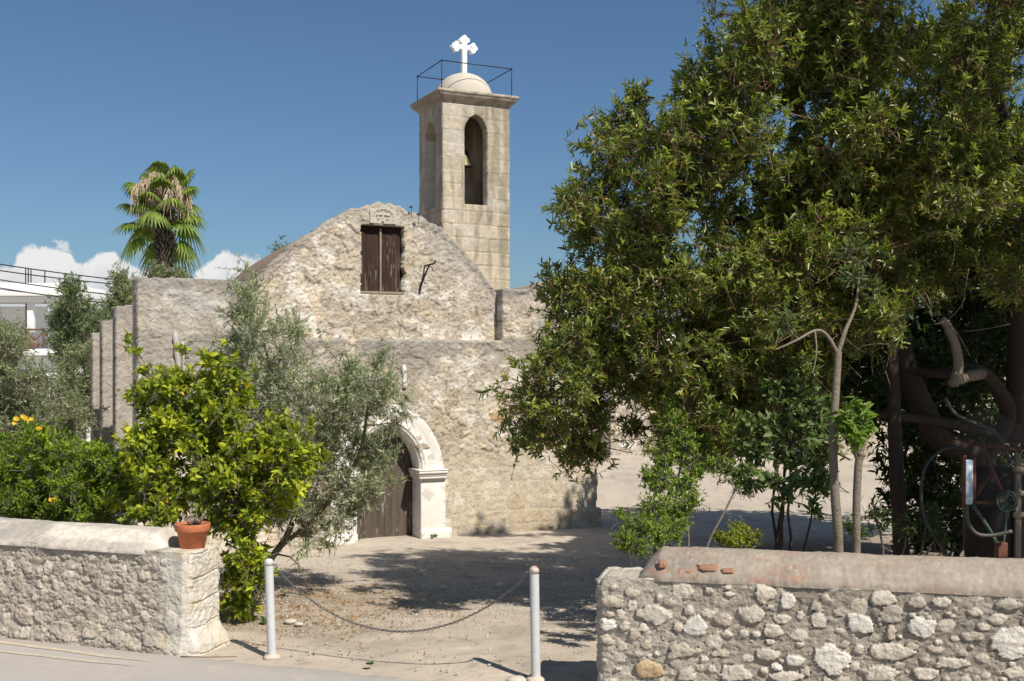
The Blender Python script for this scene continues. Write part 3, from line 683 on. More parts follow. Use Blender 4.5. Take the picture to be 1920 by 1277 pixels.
def le_c(w_, z):
    row = np.floor((z+.02*np.sin(w_*9))/.235+.5); c = lerp3((.55, .51, .43), (.56, .47, .32), hsh(row, row*0+np.floor(w_/.3), 3)*.8)
    c = c*(.84+.32*fbm(w_*20, z*20, 6))[..., None]; return lerp3(c, (.62, .60, .56), ss(.5, .65, fbm(w_*9, z*9, 16))*.6)
panel('wall_end', LA+Ld*(LL-.01), Ln, Ld, .012, .55, -.06, .94, .009, M['rubble'], lw, le_h, le_c, None, .2)
# ledge and back
g = MB(); g.box(LA+Ld*(LL/2-2.6)+Ln*.30+ZZ*.44, (LL+5.0, .46, .98), (Ld, Ln, ZZ)); g.build('wall_core', M['coping'], lw, col=(.50, .46, .40), bev=.02)
def coping(name, A_, d, n, u0, u1, z0, hgt, wid, off, parent, cfun, slope_end=0.25, seed=3, res=.012, power=.8, end_side=1):
    """rounded cement coping: half-ellipse section swept along the wall"""
    nu = int((u1-u0)/res); us_ = np.linspace(u0, u1, nu); nt_ = 46; t = np.linspace(0, 1, nt_)
    pr = np.array([(-.5, -.12), (-.5, .0), (-.485, .10), (-.40, .34), (-.25, .63), (-.10, .88), (-.02, .96), (.10, 1.0), (.30, .93), (.42, .75), (.5, .4), (.5, -.12)]) if power < .83 else np.array([(-.5, -.12), (-.5, .0), (-.492, .12), (-.42, .38), (-.28, .68), (-.14, .90), (-.02, .98), (.10, 1.0), (.30, .9), (.44, .65), (.5, .3), (.5, -.12)])
    al = np.concatenate([[0], np.cumsum(np.hypot(*np.diff(pr*[wid, hgt], axis=0).T))]); al /= al[-1]
    UU, T = np.meshgrid(us_, t); yb = np.interp(T, al, pr[:, 0])*wid; zb_ = np.interp(T, al, pr[:, 1])*hgt
    dist = (UU-u0) if end_side < 0 else (u1-UU)
    e = np.clip(dist/slope_end, 0.0, 1)**.7
    SL = T*(wid+hgt*1.6)
    q = (fbm(UU*3, SL*4, seed)-.5)*.026+(fbm(UU*14, SL*15, seed+4)-.5)*.009+(fbm(UU*45, SL*50, seed+6)-.5)*.016
    lump = (fbm(UU*1.5, UU*0, seed+9)-.5)*.035
    z = np.where(zb_ > 0, zb_*e, zb_)+(q*.8+lump)*(zb_ > 0)*e
    yy = yb*(.80+.20*e)-q*(yb < 0)*.9+(fbm(UU*5, SL*0, seed+2)-.5)*.05*(T < .3)
    P = A_+d*UU[..., None]+n*(yy+off)[..., None]+ZZ*(z0+z)[..., None]
    I = np.arange(UU.size).reshape(UU.shape)
    Fq = np.stack([I[:-1, :-1], I[:-1, 1:], I[1:, 1:], I[1:, :-1]], -1).reshape(-1, 4)
    return fastmesh(name, P, Fq, M['coping'], parent, col=cfun(UU, SL).reshape(-1, 3), smooth=True)
def lc_c(u, t):
    c = lerp3((.42, .375, .32), (.54, .49, .42), fbm(u*3, t*8, 3)); pat = ss(LL-1.9, LL-1.8, u+(fbm(t*9, u*4, 2)-.5)*.3)*ss(.13, .19, t+(fbm(u*4, t*3, 1)-.5)*.12)*(1-ss(.36, .42, t+(fbm(u*4, t*3, 4)-.5)*.15))
    c = lerp3(c, (.66, .61, .52), pat*.75); dk_ = ss(LL-1.6, LL-2.0, u)*ss(.3, .6, fbm(u*4, t*6, 6)); c = lerp3(c, (.32, .295, .26), dk_*.8)
    st = ss(.5, .7, fbm(u*10, t*26, 18)); c = lerp3(c, (.33, .30, .26), st*.35)
    return c*(.85+.3*fbm(u*22, t*30, 7))[..., None]
coping('coping', LA, Ld, Ln, -5.2, LL-.38, .93, .19, .60, .27, lw, lc_c, .12, 3)
# --- right wall
RA, Rd, Rn = wall_frame((.68, 9.2), (3.85, 8.42))
rw_ = thing('stone_wall', 'stone wall of white field stones in grey mortar with brown cement coping, right of the entrance', 'wall', tuple(RA+Rd*1.5))
sr = []
for (cx, cy, rx, ry, ci) in ((805, 298, 50, 37, 0), (905, 335, 40, 42, 4), (748, 385, 62, 40, 0), (880, 412, 50, 24, 0), (345, 395, 75, 48, 0), (512, 445, 52, 42, 4), (135, 433, 42, 32, 4), (630, 415, 45, 30, 1), (1310, 322, 65, 35, 0),
    (1215, 435, 58, 48, 4), (1480, 450, 58, 48, 4), (1860, 510, 92, 80, 4), (1345, 552, 98, 42, 0), (1350, 470, 20, 35, 1), (1085, 585, 82, 75, 4), (820, 565, 60, 33, 0), (935, 588, 45, 26, 4), (680, 645, 80, 40, 0), (310, 628, 75, 45, 3),
    (475, 650, 40, 30, 0), (905, 658, 70, 30, 0), (1310, 645, 70, 38, 0), (450, 545, 60, 35, 1), (735, 580, 30, 22, 0), (1700, 485, 55, 22, 1), (1610, 600, 70, 30, 0), (1740, 578, 28, 22, 0), (1440, 530, 30, 18, 1), (490, 235, 22, 16, 4),
    (620, 240, 60, 18, 0), (650, 275, 17, 12, 0), (660, 305, 22, 14, 0), (845, 258, 16, 14, 0), (920, 260, 25, 14, 0), (325, 235, 20, 12, 4), (240, 300, 35, 25, 1), (160, 340, 60, 28, 1), (1880, 645, 50, 25, 0), (620, 560, 45, 22, 1),
    (1500, 645, 60, 28, 0), (1130, 460, 25, 14, 0), (830, 362, 20, 10, 0), (560, 206, 46, 18, 5), (648, 204, 32, 14, 5), (160, 190, 45, 14, 5), (1100, 280, 30, 18, 6), (1180, 270, 45, 22, 2), (1850, 350, 60, 30, 2), (1540, 540, 35, 20, 1)):
    a, z_, Yt = px_on(RA, Rd, Rn, 1080+cx/2.2857, 980+cy/2.2857); s_ = Yt/F/2.2857
    sr.append((a, z_, rx*s_*1.0, ry*s_, ci, .05 if ry > 25 else .028))
sr = auto_stones(sr, 0, 4.5, .0, .92, 210, .035, .10, 15, (0, 1, 0, 1, 4, 0, 2), .040)
sr = auto_stones(sr, 0, 6, .0, .97, 300, .012, .028, 16, (0, 1, 2, 6), .014)
def rw_h(u, z):
    H, Ci, Mx = stone_field(sr, u, z, 31, .32)
    gv = ss(.35, .6, fbm(u*7, z*7, 77)); h = (rocky(u, z, 33)*.55)*(1-.8*Mx)+H*.8-.024*ss(.02, .15, Mx)*ss(.7, .3, Mx)*gv
    return h*(.4+.6*ss(1.0, .93, z))-.05*ss(.08, 0, u)
def rw_c(u, z):
    H, Ci, Mx = stone_field(sr, u, z, 31, .32)
    c = lerp3((.26, .228, .185), (.37, .325, .265), fbm(u*4, z*4, 4)); c = lerp3(c, (.19, .168, .14), ss(.46, .66, fbm(u*2.3+1, z*3, 9))*ss(.45, .8, z)*.8)
    lt = ss(1.3, .3, u); c = lerp3(c, (.47, .43, .36), lt*.5)
    k = Ci >= 0; cc = PAL[np.clip(Ci, 0, 6).astype(int)]; c = np.where(k[..., None], c*.16+cc*.84, c)
    c = c*(1-.30*ss(.02, .15, Mx)*ss(.7, .3, Mx))[..., None]; return c*(.80+.4*fbm(u*25, z*30, 6))[..., None]
panel('wall_face', RA, Rd, -Rn, 0, 6, -.06, 1.0, .008, M['rubble'], rw_, rw_h, rw_c, lambda u, z: (z < 1.0-.10*ss(.10, 0, u)-.02*vn(u*6, z*0, 3)) & (u > -.02+.06*vn(z*7, z*0, 9)), .3)
panel('wall_end', RA+Rd*.02, Rn, -Rd, .05, .55, -.06, .96, .015, M['rubble'], rw_, lambda a, z: rocky(a, z, 43)*.7, lambda a, z: lerp3((.38, .34, .29), (.5, .45, .38), fbm(a*8, z*8, 3)), None, .1)
g = MB(); g.box(RA+Rd*3.1+Rn*.32+ZZ*.455, (6.0, .44, 1.03), (Rd, Rn, ZZ)); g.build('wall_core', M['coping'], rw_, col=(.42, .38, .32), bev=.02)
def top_h(u, w_): return (fbm(u*7, w_*7, 3)-.5)*.06
panel('wall_top', RA+ZZ*.965, Rd, ZZ, .02, .7, .02, .55, .015, M['rubble'], rw_, top_h, lambda u, w_: lerp3((.42, .38, .32), (.56, .52, .46), fbm(u*9, w_*9, 3)), None, .04, zdir=Rn)
def rc_c(u, t):
    c = lerp3((.27, .235, .19), (.35, .295, .235), fbm(u*3, t*7, 3)); pk = ss(.52, .68, fbm(u*2.6+2, t*7, 5)); c = lerp3(c, (.33, .215, .155), pk*.4)
    gy = ss(1.0, .5, u)*ss(.3, .55, fbm(u*5, t*5, 31)); c = lerp3(c, (.20, .185, .16), gy*.6)
    rd = ss(.58, .66, fbm(u*8, t*12, 15))*(t < .16)*(u < 1.7); c = lerp3(c, (.34, .185, .13), rd*.6)
    wt = ss(.74, .80, fbm(u*55, t*55, 8)); c = lerp3(c, (.52, .48, .42), wt*.5); crk = ss(.008, .003, np.abs(u-.86-(fbm(t*6, t*0, 2)-.5)*.3)); c = lerp3(c, (.12, .1, .08), crk*.6)
    return c*(.82+.36*fbm(u*20, t*26, 7))[..., None]
coping('coping', RA, Rd, Rn, .36, 6, 1.0, .205, .60, .29, rw_, rc_c, .16, 13, power=.85, end_side=-1)
for (px_, py_, w_, h_) in ((1325, 1064, .17, .06), (1363, 1069, .115, .05), (1241, 1057, .07, .075), (1290, 1071, .06, .03)):
    a, z_, Yt = px_on(RA, Rd, Rn, px_, py_); zc_ = EYE+(HZ-py_)/F*(Yt+.06)
    nb = 9; tt = np.linspace(-1, 1, nb); A2, B2 = np.meshgrid(tt, tt); hh_ = (np.clip(1-np.abs(A2)**6, 0, 1)*np.clip(1-np.abs(B2)**6, 0, 1))**.4*.045+(fbm(A2*3+px_, B2*3, 3)-.5)*.02
    P = RA+Rd*(a+A2*w_/2+(fbm(B2*2, A2+px_, 4)-.5)*.02)[..., None]-Rn*(hh_-.045)[..., None]+ZZ*(zc_+B2*h_/2*.8+(fbm(A2*2+px_, B2, 6)-.5)*.02)[..., None]+Rn*((B2+1)*h_*.18)[..., None]
    I = np.arange(nb*nb).reshape(nb, nb); fastmesh('exposed_brick', P, np.stack([I[:-1, :-1], I[:-1, 1:], I[1:, 1:], I[1:, :-1]], -1).reshape(-1, 4), M['rubble'], rw_, col=np.tile((.33, .175, .115), (nb*nb, 1)))
# ------------------------------------------------------------------ bollards and chain
def gpt(px, py, z=0): Y = (EYE-z)*F/(py-HZ); return np.array([(px-CX)/F*Y, Y, z])
PL_, PR_ = gpt(510, 1228), gpt(1005, 1270)
bol = thing('bollard', 'grey-white steel post by the lemon tree, the left of two', 'bollard', tuple(PL_), 'bollards across the entrance')
hL = (1228-1046)/F*PL_[1]; hR = (1270-1060)/F*PR_[1]
def post(base, h, parent, tilt, cap):
    top = base+np.array([tilt, 0, h]); g = MB(); n = 20
    g.tube([base-ZZ*.05+(top-base)*t for t in np.linspace(0, 1, 8)], .041, n, caps=False); g.build('post', M['post'], parent, smooth=True)
    g = MB(); g.lathe(top-ZZ*.05, [(.0425, -.02), (.043, .01), (.041, .022), (.030, .036), (.012, .043), (.002, .044)], n); g.build('cap', M['rustcap'] if cap else M['post'], parent, smooth=True)
    g = MB(); prof = [(.11, -.03), (.085, .0), (.06, .006), (.048, .012), (.04, .014)]; g.lathe(base, prof, 18)
    V = np.array(g.v); V[:, :2] += (base[:2]-V[:, :2])*(fbm(V[:, 0]*9, V[:, 1]*9, 3)-.3)[:, None]*.5; g.v = [tuple(p) for p in V]; g.build('footing', M['coping'], parent, smooth=True, col=(.50, .43, .34))
    sg = 1 if not cap else -1
    g = MB(); hz = top-ZZ*.075; g.tube([hz+np.array([sg*.035, 0, 0]), hz+np.array([sg*.07, -.01, .02]), hz+np.array([sg*.085, -.01, -.01]), hz+np.array([sg*.07, -.01, -.03])], .006, 6); g.build('hook', M['chain'], parent, smooth=True)
    return hz+np.array([sg*.075, -.005, -.03])
ea = post(PL_, hL, bol, -.03, False)
bol2 = thing('bollard', 'grey-white steel post with rusty cap near the stone wall end, the right of two', 'bollard', tuple(PR_), 'bollards across the entrance')
eb = post(PR_, hR, bol2, -.015, True)
def chain():
    n0 = 400; t = np.linspace(0, 1, n0); xm = .53; a = 1.9
    cat = np.cosh((t-xm)*a); cat = (cat-np.interp(xm, t, cat)); end = np.interp([0, 1], t, cat)
    z = ea[2]+(eb[2]-ea[2])*t; sag = .53; lin = end[0]+(end[1]-end[0])*t; zc = z-(lin-cat)/((end.mean()-0))*sag
    P = ea[None]+(eb-ea)[None]*t[:, None]; P[:, 2] = zc
    s = np.concatenate([[0], np.cumsum(np.linalg.norm(np.diff(P, axis=0), axis=1))]); pitch = .0255; nl = int(s[-1]/pitch)
    g = MB(); sq = np.linspace(pitch/2, s[-1]-pitch/2, nl)
    for i, q in enumerate(sq):
        c = np.array([np.interp(q, s, P[:, k]) for k in range(3)]); c2 = np.array([np.interp(q+.004, s, P[:, k]) for k in range(3)]); tdir = unit(c2-c)
        side = unit(np.cross(tdir, ZZ)); upv = np.cross(side, tdir); ang = (i % 2)*pi/2+.6+random.uniform(-.15, .15); e1 = side*cos(ang)+upv*sin(ang)
        path = []
        for k in range(10):
            th = 2*pi*k/10; path.append(c+tdir*(.0185*cos(th))+e1*(.0098*sin(th)))
        V = []; nn = np.cross(tdir, e1)
        for k in range(10):
            th = 2*pi*k/10; out = unit(tdir*cos(th)*.6+e1*sin(th))
            for j in range(5): ph = 2*pi*j/5; V.append(path[k]+.0034*(out*cos(ph)+nn*sin(ph)))
        g.add(V, [(k*5+j, k*5+(j+1) % 5, ((k+1) % 10)*5+(j+1) % 5, ((k+1) % 10)*5+j) for k in range(10) for j in range(5)])
    o = g.build('chain', M['chain'], None, smooth=True); tag(o, 'sagging steel link chain strung between the two posts', 'chain')
chain()
# ------------------------------------------------------------------ flower pot
fpY = 10.93; fpb = np.array([(361-CX)/F*fpY, fpY, .935])
pot = thing('flower_pot', 'terracotta flower pot with a withered plant on the end of the left wall', 'flower pot', tuple(fpb))
k_ = fpY/F
g = MB(); g.lathe(fpb, [(.110, 0), (.116, .004), (.146, .175), (.162, .177), (.167, .185), (.171, .243), (.169, .250), (.157, .250), (.153, .24), (.150, .222), (.0, .221)][:-1], 40)
g.build('pot', M['terracotta'], pot, smooth=False, bev=0)
g = MB(); g.lathe(fpb, [(.150, .215), (.149, .226), (.10, .235), (.02, .24)], 20); g.build('soil', M['soil'], pot)
g = MB()
for i in range(46):
    a = random.uniform(0, 6.28); r = random.uniform(0, .06); L = random.uniform(.05, .15); p0 = fpb+np.array([r*cos(a)+.02, r*sin(a), .235]); d = unit(np.array([cos(a)*.5, sin(a)*.5, 1]))
    g.tube([p0, p0+d*L*.5, p0+d*L+np.array([random.uniform(-.03, .03), random.uniform(-.03, .03), random.uniform(-.03, .01)])], [.0035, .003, .0015], 4)
g.build('withered_plant', M['wood'], pot)
# ------------------------------------------------------------------ foliage machinery
def leaves(P, D, Nn, L, Wd, col, droop=.15, fold=.25, wide=.5):
    n = len(P); D = unit(D); S = unit(np.cross(D, Nn)); Nn = np.cross(S, D); droop = np.broadcast_to(droop, (n,))[:, None]; L = np.broadcast_to(L, (n,))[:, None]; Wd = np.broadcast_to(Wd, (n,))[:, None]
    f = Nn*Wd*fold
    b0 = P; l1 = P+D*L*.28+S*Wd*.42+f-Nn*L*droop*.1; l2 = P+D*L*(.35+wide*.6)+S*Wd*.40+f-Nn*L*droop*.5
    r1 = P+D*L*.28-S*Wd*.42+f-Nn*L*droop*.1; r2 = P+D*L*(.35+wide*.6)-S*Wd*.40+f-Nn*L*droop*.5; tip = P+D*L-Nn*L*droop
    V = np.stack([b0, l1, l2, tip, r2, r1], 1).reshape(-1, 3); I = np.arange(n)[:, None]*6
    Fq = np.concatenate([I+[0, 3, 2, 1], I+[0, 5, 4, 3]]); return V, Fq, np.repeat(col, 6, 0)
def rand_dirs(n): return unit(rng.normal(size=(n, 3)))
def twigs_from_clumps(cl, per, twL, up=.35, shell=.5, flat=1.0, squash=1.0):
    """cl rows x,y,z,r -> twig tip, direction, length"""
    P, D = [], []
    for (x, y, z, r) in cl:
        n = max(3, int(per*(r**1.5))) if per > 0 else 1
        d = rand_dirs(n); rad = r*(shell+(1-shell)*rng.random(n))*(.75+.5*rng.random(n))
        p = np.array([x, y, z])+d*rad[:, None]*[1, 1, squash]
        P.append(p); D.append(unit(d*[1, 1, flat]+[0, 0, up]+rng.normal(size=(n, 3))*.45))
    P = np.concatenate(P); D = np.concatenate(D); return P, D, twL*(.6+.8*rng.random(len(P)))
def leafy(P, D, TL, nl, L, Wd, c0, c1, tipc=None, spread=.9, tipbias=.6, droop=.2, lvar=.3, gravity=0.0, yel=None, wide=.5, fold=.25):
    n = len(P); T = rng.random((n, nl))**(1/(1+tipbias*2)); ang = np.arange(nl)*2.399+rng.random((n, 1))*6.28
    a = unit(np.cross(D, rand_dirs(n))); b_ = np.cross(D, a)
    rad = a[:, None]*np.cos(ang)[..., None]+b_[:, None]*np.sin(ang)[..., None]
    pos = P[:, None]+D[:, None]*((T-1)*TL[:, None])[..., None]
    sp = spread*(1.25-.75*T)[..., None]
    ld = unit(D[:, None]*1.0+rad*sp*1.3*(.6+.8*rng.random((n, nl, 1)))+rng.normal(size=(n, nl, 3))*.34+[0, 0, -gravity])
    nn = unit(D[:, None]*.9-rad*.5+rng.normal(size=(n, nl, 3))*.35+[0, 0, .5])
    Ls = L*(1-lvar+2*lvar*rng.random((n, nl)))*(.8+.4*rng.random((n, 1)))
    tv = rng.random((n, 1)); lv = rng.random((n, nl)); mixv = np.clip(.55*tv+.45*lv, 0, 1)
    col = lerp3(c0, c1, mixv)
    if tipc is not None: col = lerp3(col, np.broadcast_to(tipc, col.shape), np.clip((T-.55)*1.6, 0, 1)*tv**1.3)
    if yel is not None: col = np.where((rng.random((n, nl)) < yel[1])[..., None], np.array(yel[0]), col)
    return leaves(pos.reshape(-1, 3), ld.reshape(-1, 3), nn.reshape(-1, 3), Ls.ravel(), (Ls*Wd/L).ravel(), col.reshape(-1, 3), droop*(rng.random(n*nl)*2.6-.3), fold, wide)
def sticks(A_, B_, r0, r1, n=3):
    m = len(A_); T = unit(B_-A_); a = unit(np.cross(T, rand_dirs(m))); b_ = np.cross(T, a)
    r0 = np.broadcast_to(r0, (m,)); r1 = np.broadcast_to(r1, (m,))
    V = []
    for P, r in ((A_, r0), (B_, r1)):
        for k in range(n): t = 2*pi*k/n; V.append(P+(a*cos(t)+b_*sin(t))*r[:, None])
    V = np.stack(V, 1).reshape(-1, 3); I = np.arange(m)[:, None]*2*n
    Fq = np.concatenate([I+[k, (k+1) % n, n+(k+1) % n, n+k] for k in range(n)]); return V, Fq
def join(parts):
    V = []; Fq = []; C = []; o = 0
    for p in parts:
        V.append(p[0]); Fq.append(p[1]+o); o += len(p[0])
        if len(p) > 2: C.append(p[2])
    return np.concatenate(V), np.concatenate(Fq), (np.concatenate(C) if C else None)
def bend(a, b_, k=.15, n=7, sag=0.0):
    a = np.array(a, float); b_ = np.array(b_, float); L = np.linalg.norm(b_-a); m1 = rand_dirs(1)[0]*L*k; m1[2] = abs(m1[2])*.5-sag*L
    t = np.linspace(0, 1, n)[:, None]; w_ = np.sin(t*pi); return a+(b_-a)*t+m1*w_+rng.normal(size=(n, 3))*L*.012*w_
def limbs(g, paths, cl, r0=.03, n=6, sub=1):
    pts = np.concatenate([np.array(p[0]) for p in paths]); rr = np.concatenate([np.broadcast_to(p[1], (len(p[0]),)) for p in paths])
    for c in sorted(cl, key=lambda q: np.min(np.linalg.norm(pts-np.array(q[:3]), axis=1))):
        c3 = np.array(c[:3]); cand = np.linalg.norm(pts-c3, axis=1)+np.where(pts[:, 2] > c3[2]+.1, .8, 0); i = int(np.argmin(cand))
        L = cand[i]; ra = min(rr[i]*.65, r0*(.5+L*.5)); p = bend(pts[i], c3, .12, 7); rad = np.linspace(ra, max(.006, ra*.35), 7)
        g.tube(p, rad, n, caps=False); pts = np.concatenate([pts, p[2:]]); rr = np.concatenate([rr, rad[2:]])
def plant(name, label, cat, base, paths, cl, per, twL, nl, L, Wd, c0, c1, mat, bark, twig_mat=None, group=None, crown='crown', trunk='trunk', up=.35, shell=.5, connect=.3, limb_r=.03, twr=.003, filt=None, extra=None, squash=1.0, flat=1.0, **kw):
    root = thing(name, label, cat, tuple(base), group)
    g = MB()
    for p, r in paths: g.tube(p, r, 9, caps=True)
    limbs(g, paths, cl, limb_r)
    P, D, TL = twigs_from_clumps(cl, per, twL, up, shell, flat, squash)
    if filt is not None: k = filt(P); P, D, TL = P[k], D[k], TL[k]
    k = rng.random(len(P)) < connect
    cents = np.array([c[:3] for c in cl]); near = np.array([np.argmin(((cents-p)**2).sum(1)) for p in P[k]]) if k.any() else []
    tb = P[k]-D[k]*TL[k][:, None]
    parts = [(np.array(g.v), np.array([f for f in g.f if len(f) == 4]))]
    sv, sf = sticks(cents[near]*.6+tb*.4, tb, twr*2.2, twr*1.3); sv2, sf2 = sticks(P-D*TL[:, None], P, twr*1.2, twr*.6)
    caps = [f for f in g.f if len(f) != 4]
    V, Fq, _ = join(parts); fl = [Fq]
    o = fastmesh(trunk, V, Fq, bark, root, smooth=True)
    V, Fq, _ = join([(sv, sf), (sv2, sf2)]); fastmesh('twigs', V, Fq, twig_mat or bark, root)
    lv = leafy(P, D, TL, nl, L, Wd, c0, c1, **kw)
    if extra: lv = join([lv]+extra)
    fastmesh(crown, lv[0], lv[1], mat, root, col=lv[2])
    return root, (P, D)
def pc(lst, Y=None):
    """rows px,py,Y,rpx -> clump spheres"""
    out = []
    for r in lst: p = at(r[0], r[1], r[2]); out.append((p[0], p[1], p[2], r[3]*r[2]/F))
    return out
def in_poly(x, y, poly):
    c = np.zeros(x.shape, bool); n = len(poly)
    for i in range(n):
        x0, y0 = poly[i]; x1, y1 = poly[(i+1) % n]
        hit = ((y0 > y) != (y1 > y)) & (x < (x1-x0)*(y-y0)/((y1-y0) or 1e-9)+x0); c ^= hit
    return c
def fill(poly, n, rpx, Yf, seed, inset=.6, mind=.8, chk=None):
    """spread clump centres inside an outline seen from the road, each at its own depth"""
    rr = np.random.default_rng(seed); xs = [p[0] for p in poly]; ys = [p[1] for p in poly]; out = []; tries = 0
    while len(out) < n and tries < n*400:
        tries += 1; x = rr.uniform(min(xs), max(xs)); y = rr.uniform(min(ys), max(ys)); r = rr.uniform(*rpx)
        a = np.linspace(0, 6.28, 10)[:-1]
        if not in_poly(np.array([x]+list(x+np.cos(a)*r*inset)), np.array([y]+list(y+np.sin(a)*r*inset)), poly).all(): continue
        Y = Yf(x, y, rr)
        if chk is not None:
            Yc = [Y]+[Yf(x, y, rr) for _q in range(24)]; okk = chk(np.array([at(x, y, q) for q in Yc]))
            if not okk.any(): continue
            Y = Yc[int(np.argmax(okk))]
        if any(math.hypot(x-o[0], y-o[1]) < r*mind and abs(Y-o[2]) < r*Y/F*mind for o in out): continue
        out.append((x, y, Y, r))
    return pc(out)
# ------------------------------------------------------------------ big tree on the right
big_poly = [(1385, -60), (1345, 20), (1350, 80), (1330, 112), (1272, 108), (1238, 120), (1200, 160), (1175, 170), (1150, 205), (1100, 250), (1060, 262), (1022, 320), (1040, 390), (1050, 470), (1018, 495), (1030, 560), (990, 592), (1000, 640), (956, 687), (927, 745), (935, 770),
            (950, 822), (1005, 860), (1105, 892), (1150, 880), (1200, 845), (1212, 770), (1235, 810), (1300, 850), (1380, 850), (1470, 800), (1560, 760), (1610, 690), (1700, 600), (1960, 560), (1990, -160), (1385, -160)]
def lit_ok(P, strict=False):
    """keep foliage whose shadow would not fall on the church front (bar its lower right corner)"""
    h = (P-O)@VV; t = -h/np.dot(LD, VV); hit = P+LD*t[:, None]; u = (hit-O)@U; z = hit[:, 2]
    bad = (u > -1) & (u < UR+.2) & (z > -.42) & ~((u > UR-.75) & (z < .55))
    tg = (P[:, 2]+.2)/-LD[2]; G = P+LD*tg[:, None]; gx = CX+F*G[:, 0]/G[:, 1]; gy = HZ+F*(EYE+.2)/G[:, 1]
    bad = bad & (t > 0)
    return ~bad & ~in_poly(gx, gy, LITP if strict else LITW)
LITP = [(300, 985), (1110, 985), (1130, 1000), (1010, 1020), (900, 1012), (780, 1012), (700, 1035), (610, 1085), (620, 1140), (740, 1175), (940, 1190), (1090, 1200), (1100, 1290), (300, 1290)]
LITW = [(300, 985), (1090, 985), (1100, 992), (1010, 1006), (900, 998), (760, 1000), (660, 1025), (570, 1080), (580, 1150), (720, 1190), (940, 1205), (1070, 1220), (1080, 1290), (300, 1290)]
def lit_strict(P): return lit_ok(P, True)
def Yb(x, y, rr):
    return rr.uniform(11.2, 13.2+max(0, (x-1000))/1000*4.2)
cl1 = fill(big_poly, 250, (52, 98), Yb, 5, .5, .55, chk=lit_strict)+fill(big_poly, 110, (32, 52), Yb, 25, .3, .6, chk=lit_strict)+fill([(1208, 720), (1400, 690), (1620, 680), (1600, 790), (1450, 845), (1300, 850), (1225, 830)], 44, (36, 60), lambda x, y, r: r.uniform(12.4, 16.0), 31, .35, .5, chk=lit_strict)
off = []
rr_ = np.random.default_rng(9)
for _ in range(170):                                        # the crown goes on above and right; unseen clumps added for shade
    x = rr_.uniform(3.2, 9.5); y = rr_.uniform(8.8, 16.5); z = rr_.uniform(3.0, 9.6)
    if y < 10.5 and (z < 4.4 or x < 5.5): continue
    px_ = CX+F*x/y; py_ = HZ-F*(z-EYE)/y
    if px_ < 2090 and py_ > -170: continue
    off.append((x, y, z, rr_.uniform(.5, .75)))
tb = at(1860, 900, 14.2); tb[2] = -.15
def pth(lst): return np.array([at(*q) for q in lst])
def smooth_path(P, n=5):
    P = np.array(P, float); m = len(P); out = []
    for i in range(m-1):
        p0, p1, p2, p3 = P[max(i-1, 0)], P[i], P[i+1], P[min(i+2, m-1)]
        for t in np.linspace(0, 1, n, endpoint=False): out.append(.5*((2*p1)+(-p0+p2)*t+(2*p0-5*p1+4*p2-p3)*t*t+(-p0+3*p1-3*p2+p3)*t**3))
    out.append(P[-1]); return np.array(out)
main = smooth_path(np.concatenate([[tb+[.35, 0, 0]], pth([(1840, 870, 14.2), (1765, 825, 14.1), (1715, 730, 14.0), (1680, 630, 14.0), (1640, 530, 14.0), (1600, 430, 13.9), (1560, 320, 13.7), (1500, 210, 13.6), (1460, 90, 13.6)])]))
lim2 = smooth_path(pth([(1650, 550, 14.0), (1540, 470, 13.7), (1400, 420, 13.4), (1280, 380, 13.2), (1180, 370, 13.0)]))
lim3 = smooth_path(pth([(1680, 630, 14.0), (1560, 640, 13.6), (1420, 620, 13.2), (1280, 610, 12.8), (1150, 650, 12.6), (1060, 720, 12.5)]))
lim4 = smooth_path(pth([(1840, 870, 14.2), (1890, 780, 14.1), (1860, 715, 13.9), (1820, 692, 13.7), (1760, 700, 13.7), (1700, 690, 13.9)]))
lim5 = smooth_path(pth([(1900, 830, 14.4), (1905, 650, 14.4), (1900, 450, 14.2), (1880, 250, 14.0), (1850, 60, 13.8)]))
lim6 = smooth_path(pth([(1880, 815, 14.2), (1760, 790, 13.9), (1680, 780, 13.6), (1610, 770, 13.5), (1540, 740, 13.4)]))
def rad(P, a, b_): return np.linspace(a, b_, len(P))
bigpaths = [(main, rad(main, .19, .05)), (lim2, rad(lim2, .09, .03)), (lim3, rad(lim3, .085, .025)), (lim4, rad(lim4, .11, .055)), (lim5, rad(lim5, .13, .06)), (lim6, rad(lim6, .08, .03))]
root, _ = plant('broadleaf_tree', 'huge dark evergreen tree with glossy leaves filling the right of the view', 'tree', tb, bigpaths, cl1, 175, .27, 14, .078, .023,
      (.050, .076, .015), (.185, .218, .038), M['leaf'], M['bark_dark'], M['twig'], tipc=(.42, .44, .09), up=.45, shell=.35, connect=.35, limb_r=.035, twr=.0035, filt=lit_ok, spread=.95, droop=.22, yel=((.42, .31, .12), .03))
P, D, TL = twigs_from_clumps(off, 75, .5, .3, .3); k = lit_ok(P); P, D, TL = P[k], D[k], TL[k]
lv = leafy(P, D, TL, 9, .20, .07, (.035, .058, .016), (.075, .105, .022)); fastmesh('crown', lv[0], lv[1], M['leaf'], root, col=lv[2])  # out-of-view leaves, added to shade the machine and right side
# pale pruned stump of a limb, held by the tree
g = MB(); sp = smooth_path(pth([(1786, 722, 12.6), (1797, 690, 12.6), (1792, 650, 12.55), (1778, 615, 12.5), (1765, 598, 12.5)]))
g.tube(sp, np.linspace(.062, .042, len(sp)), 10); g.tube([sp[0]+[.0, 0, .02], at(1815, 705, 13.2), at(1840, 700, 13.8)], [.05, .07, .08], 8); g.build('pruned_limb', M['bark_pale'], root, smooth=True, label='pale sawn-off limb')
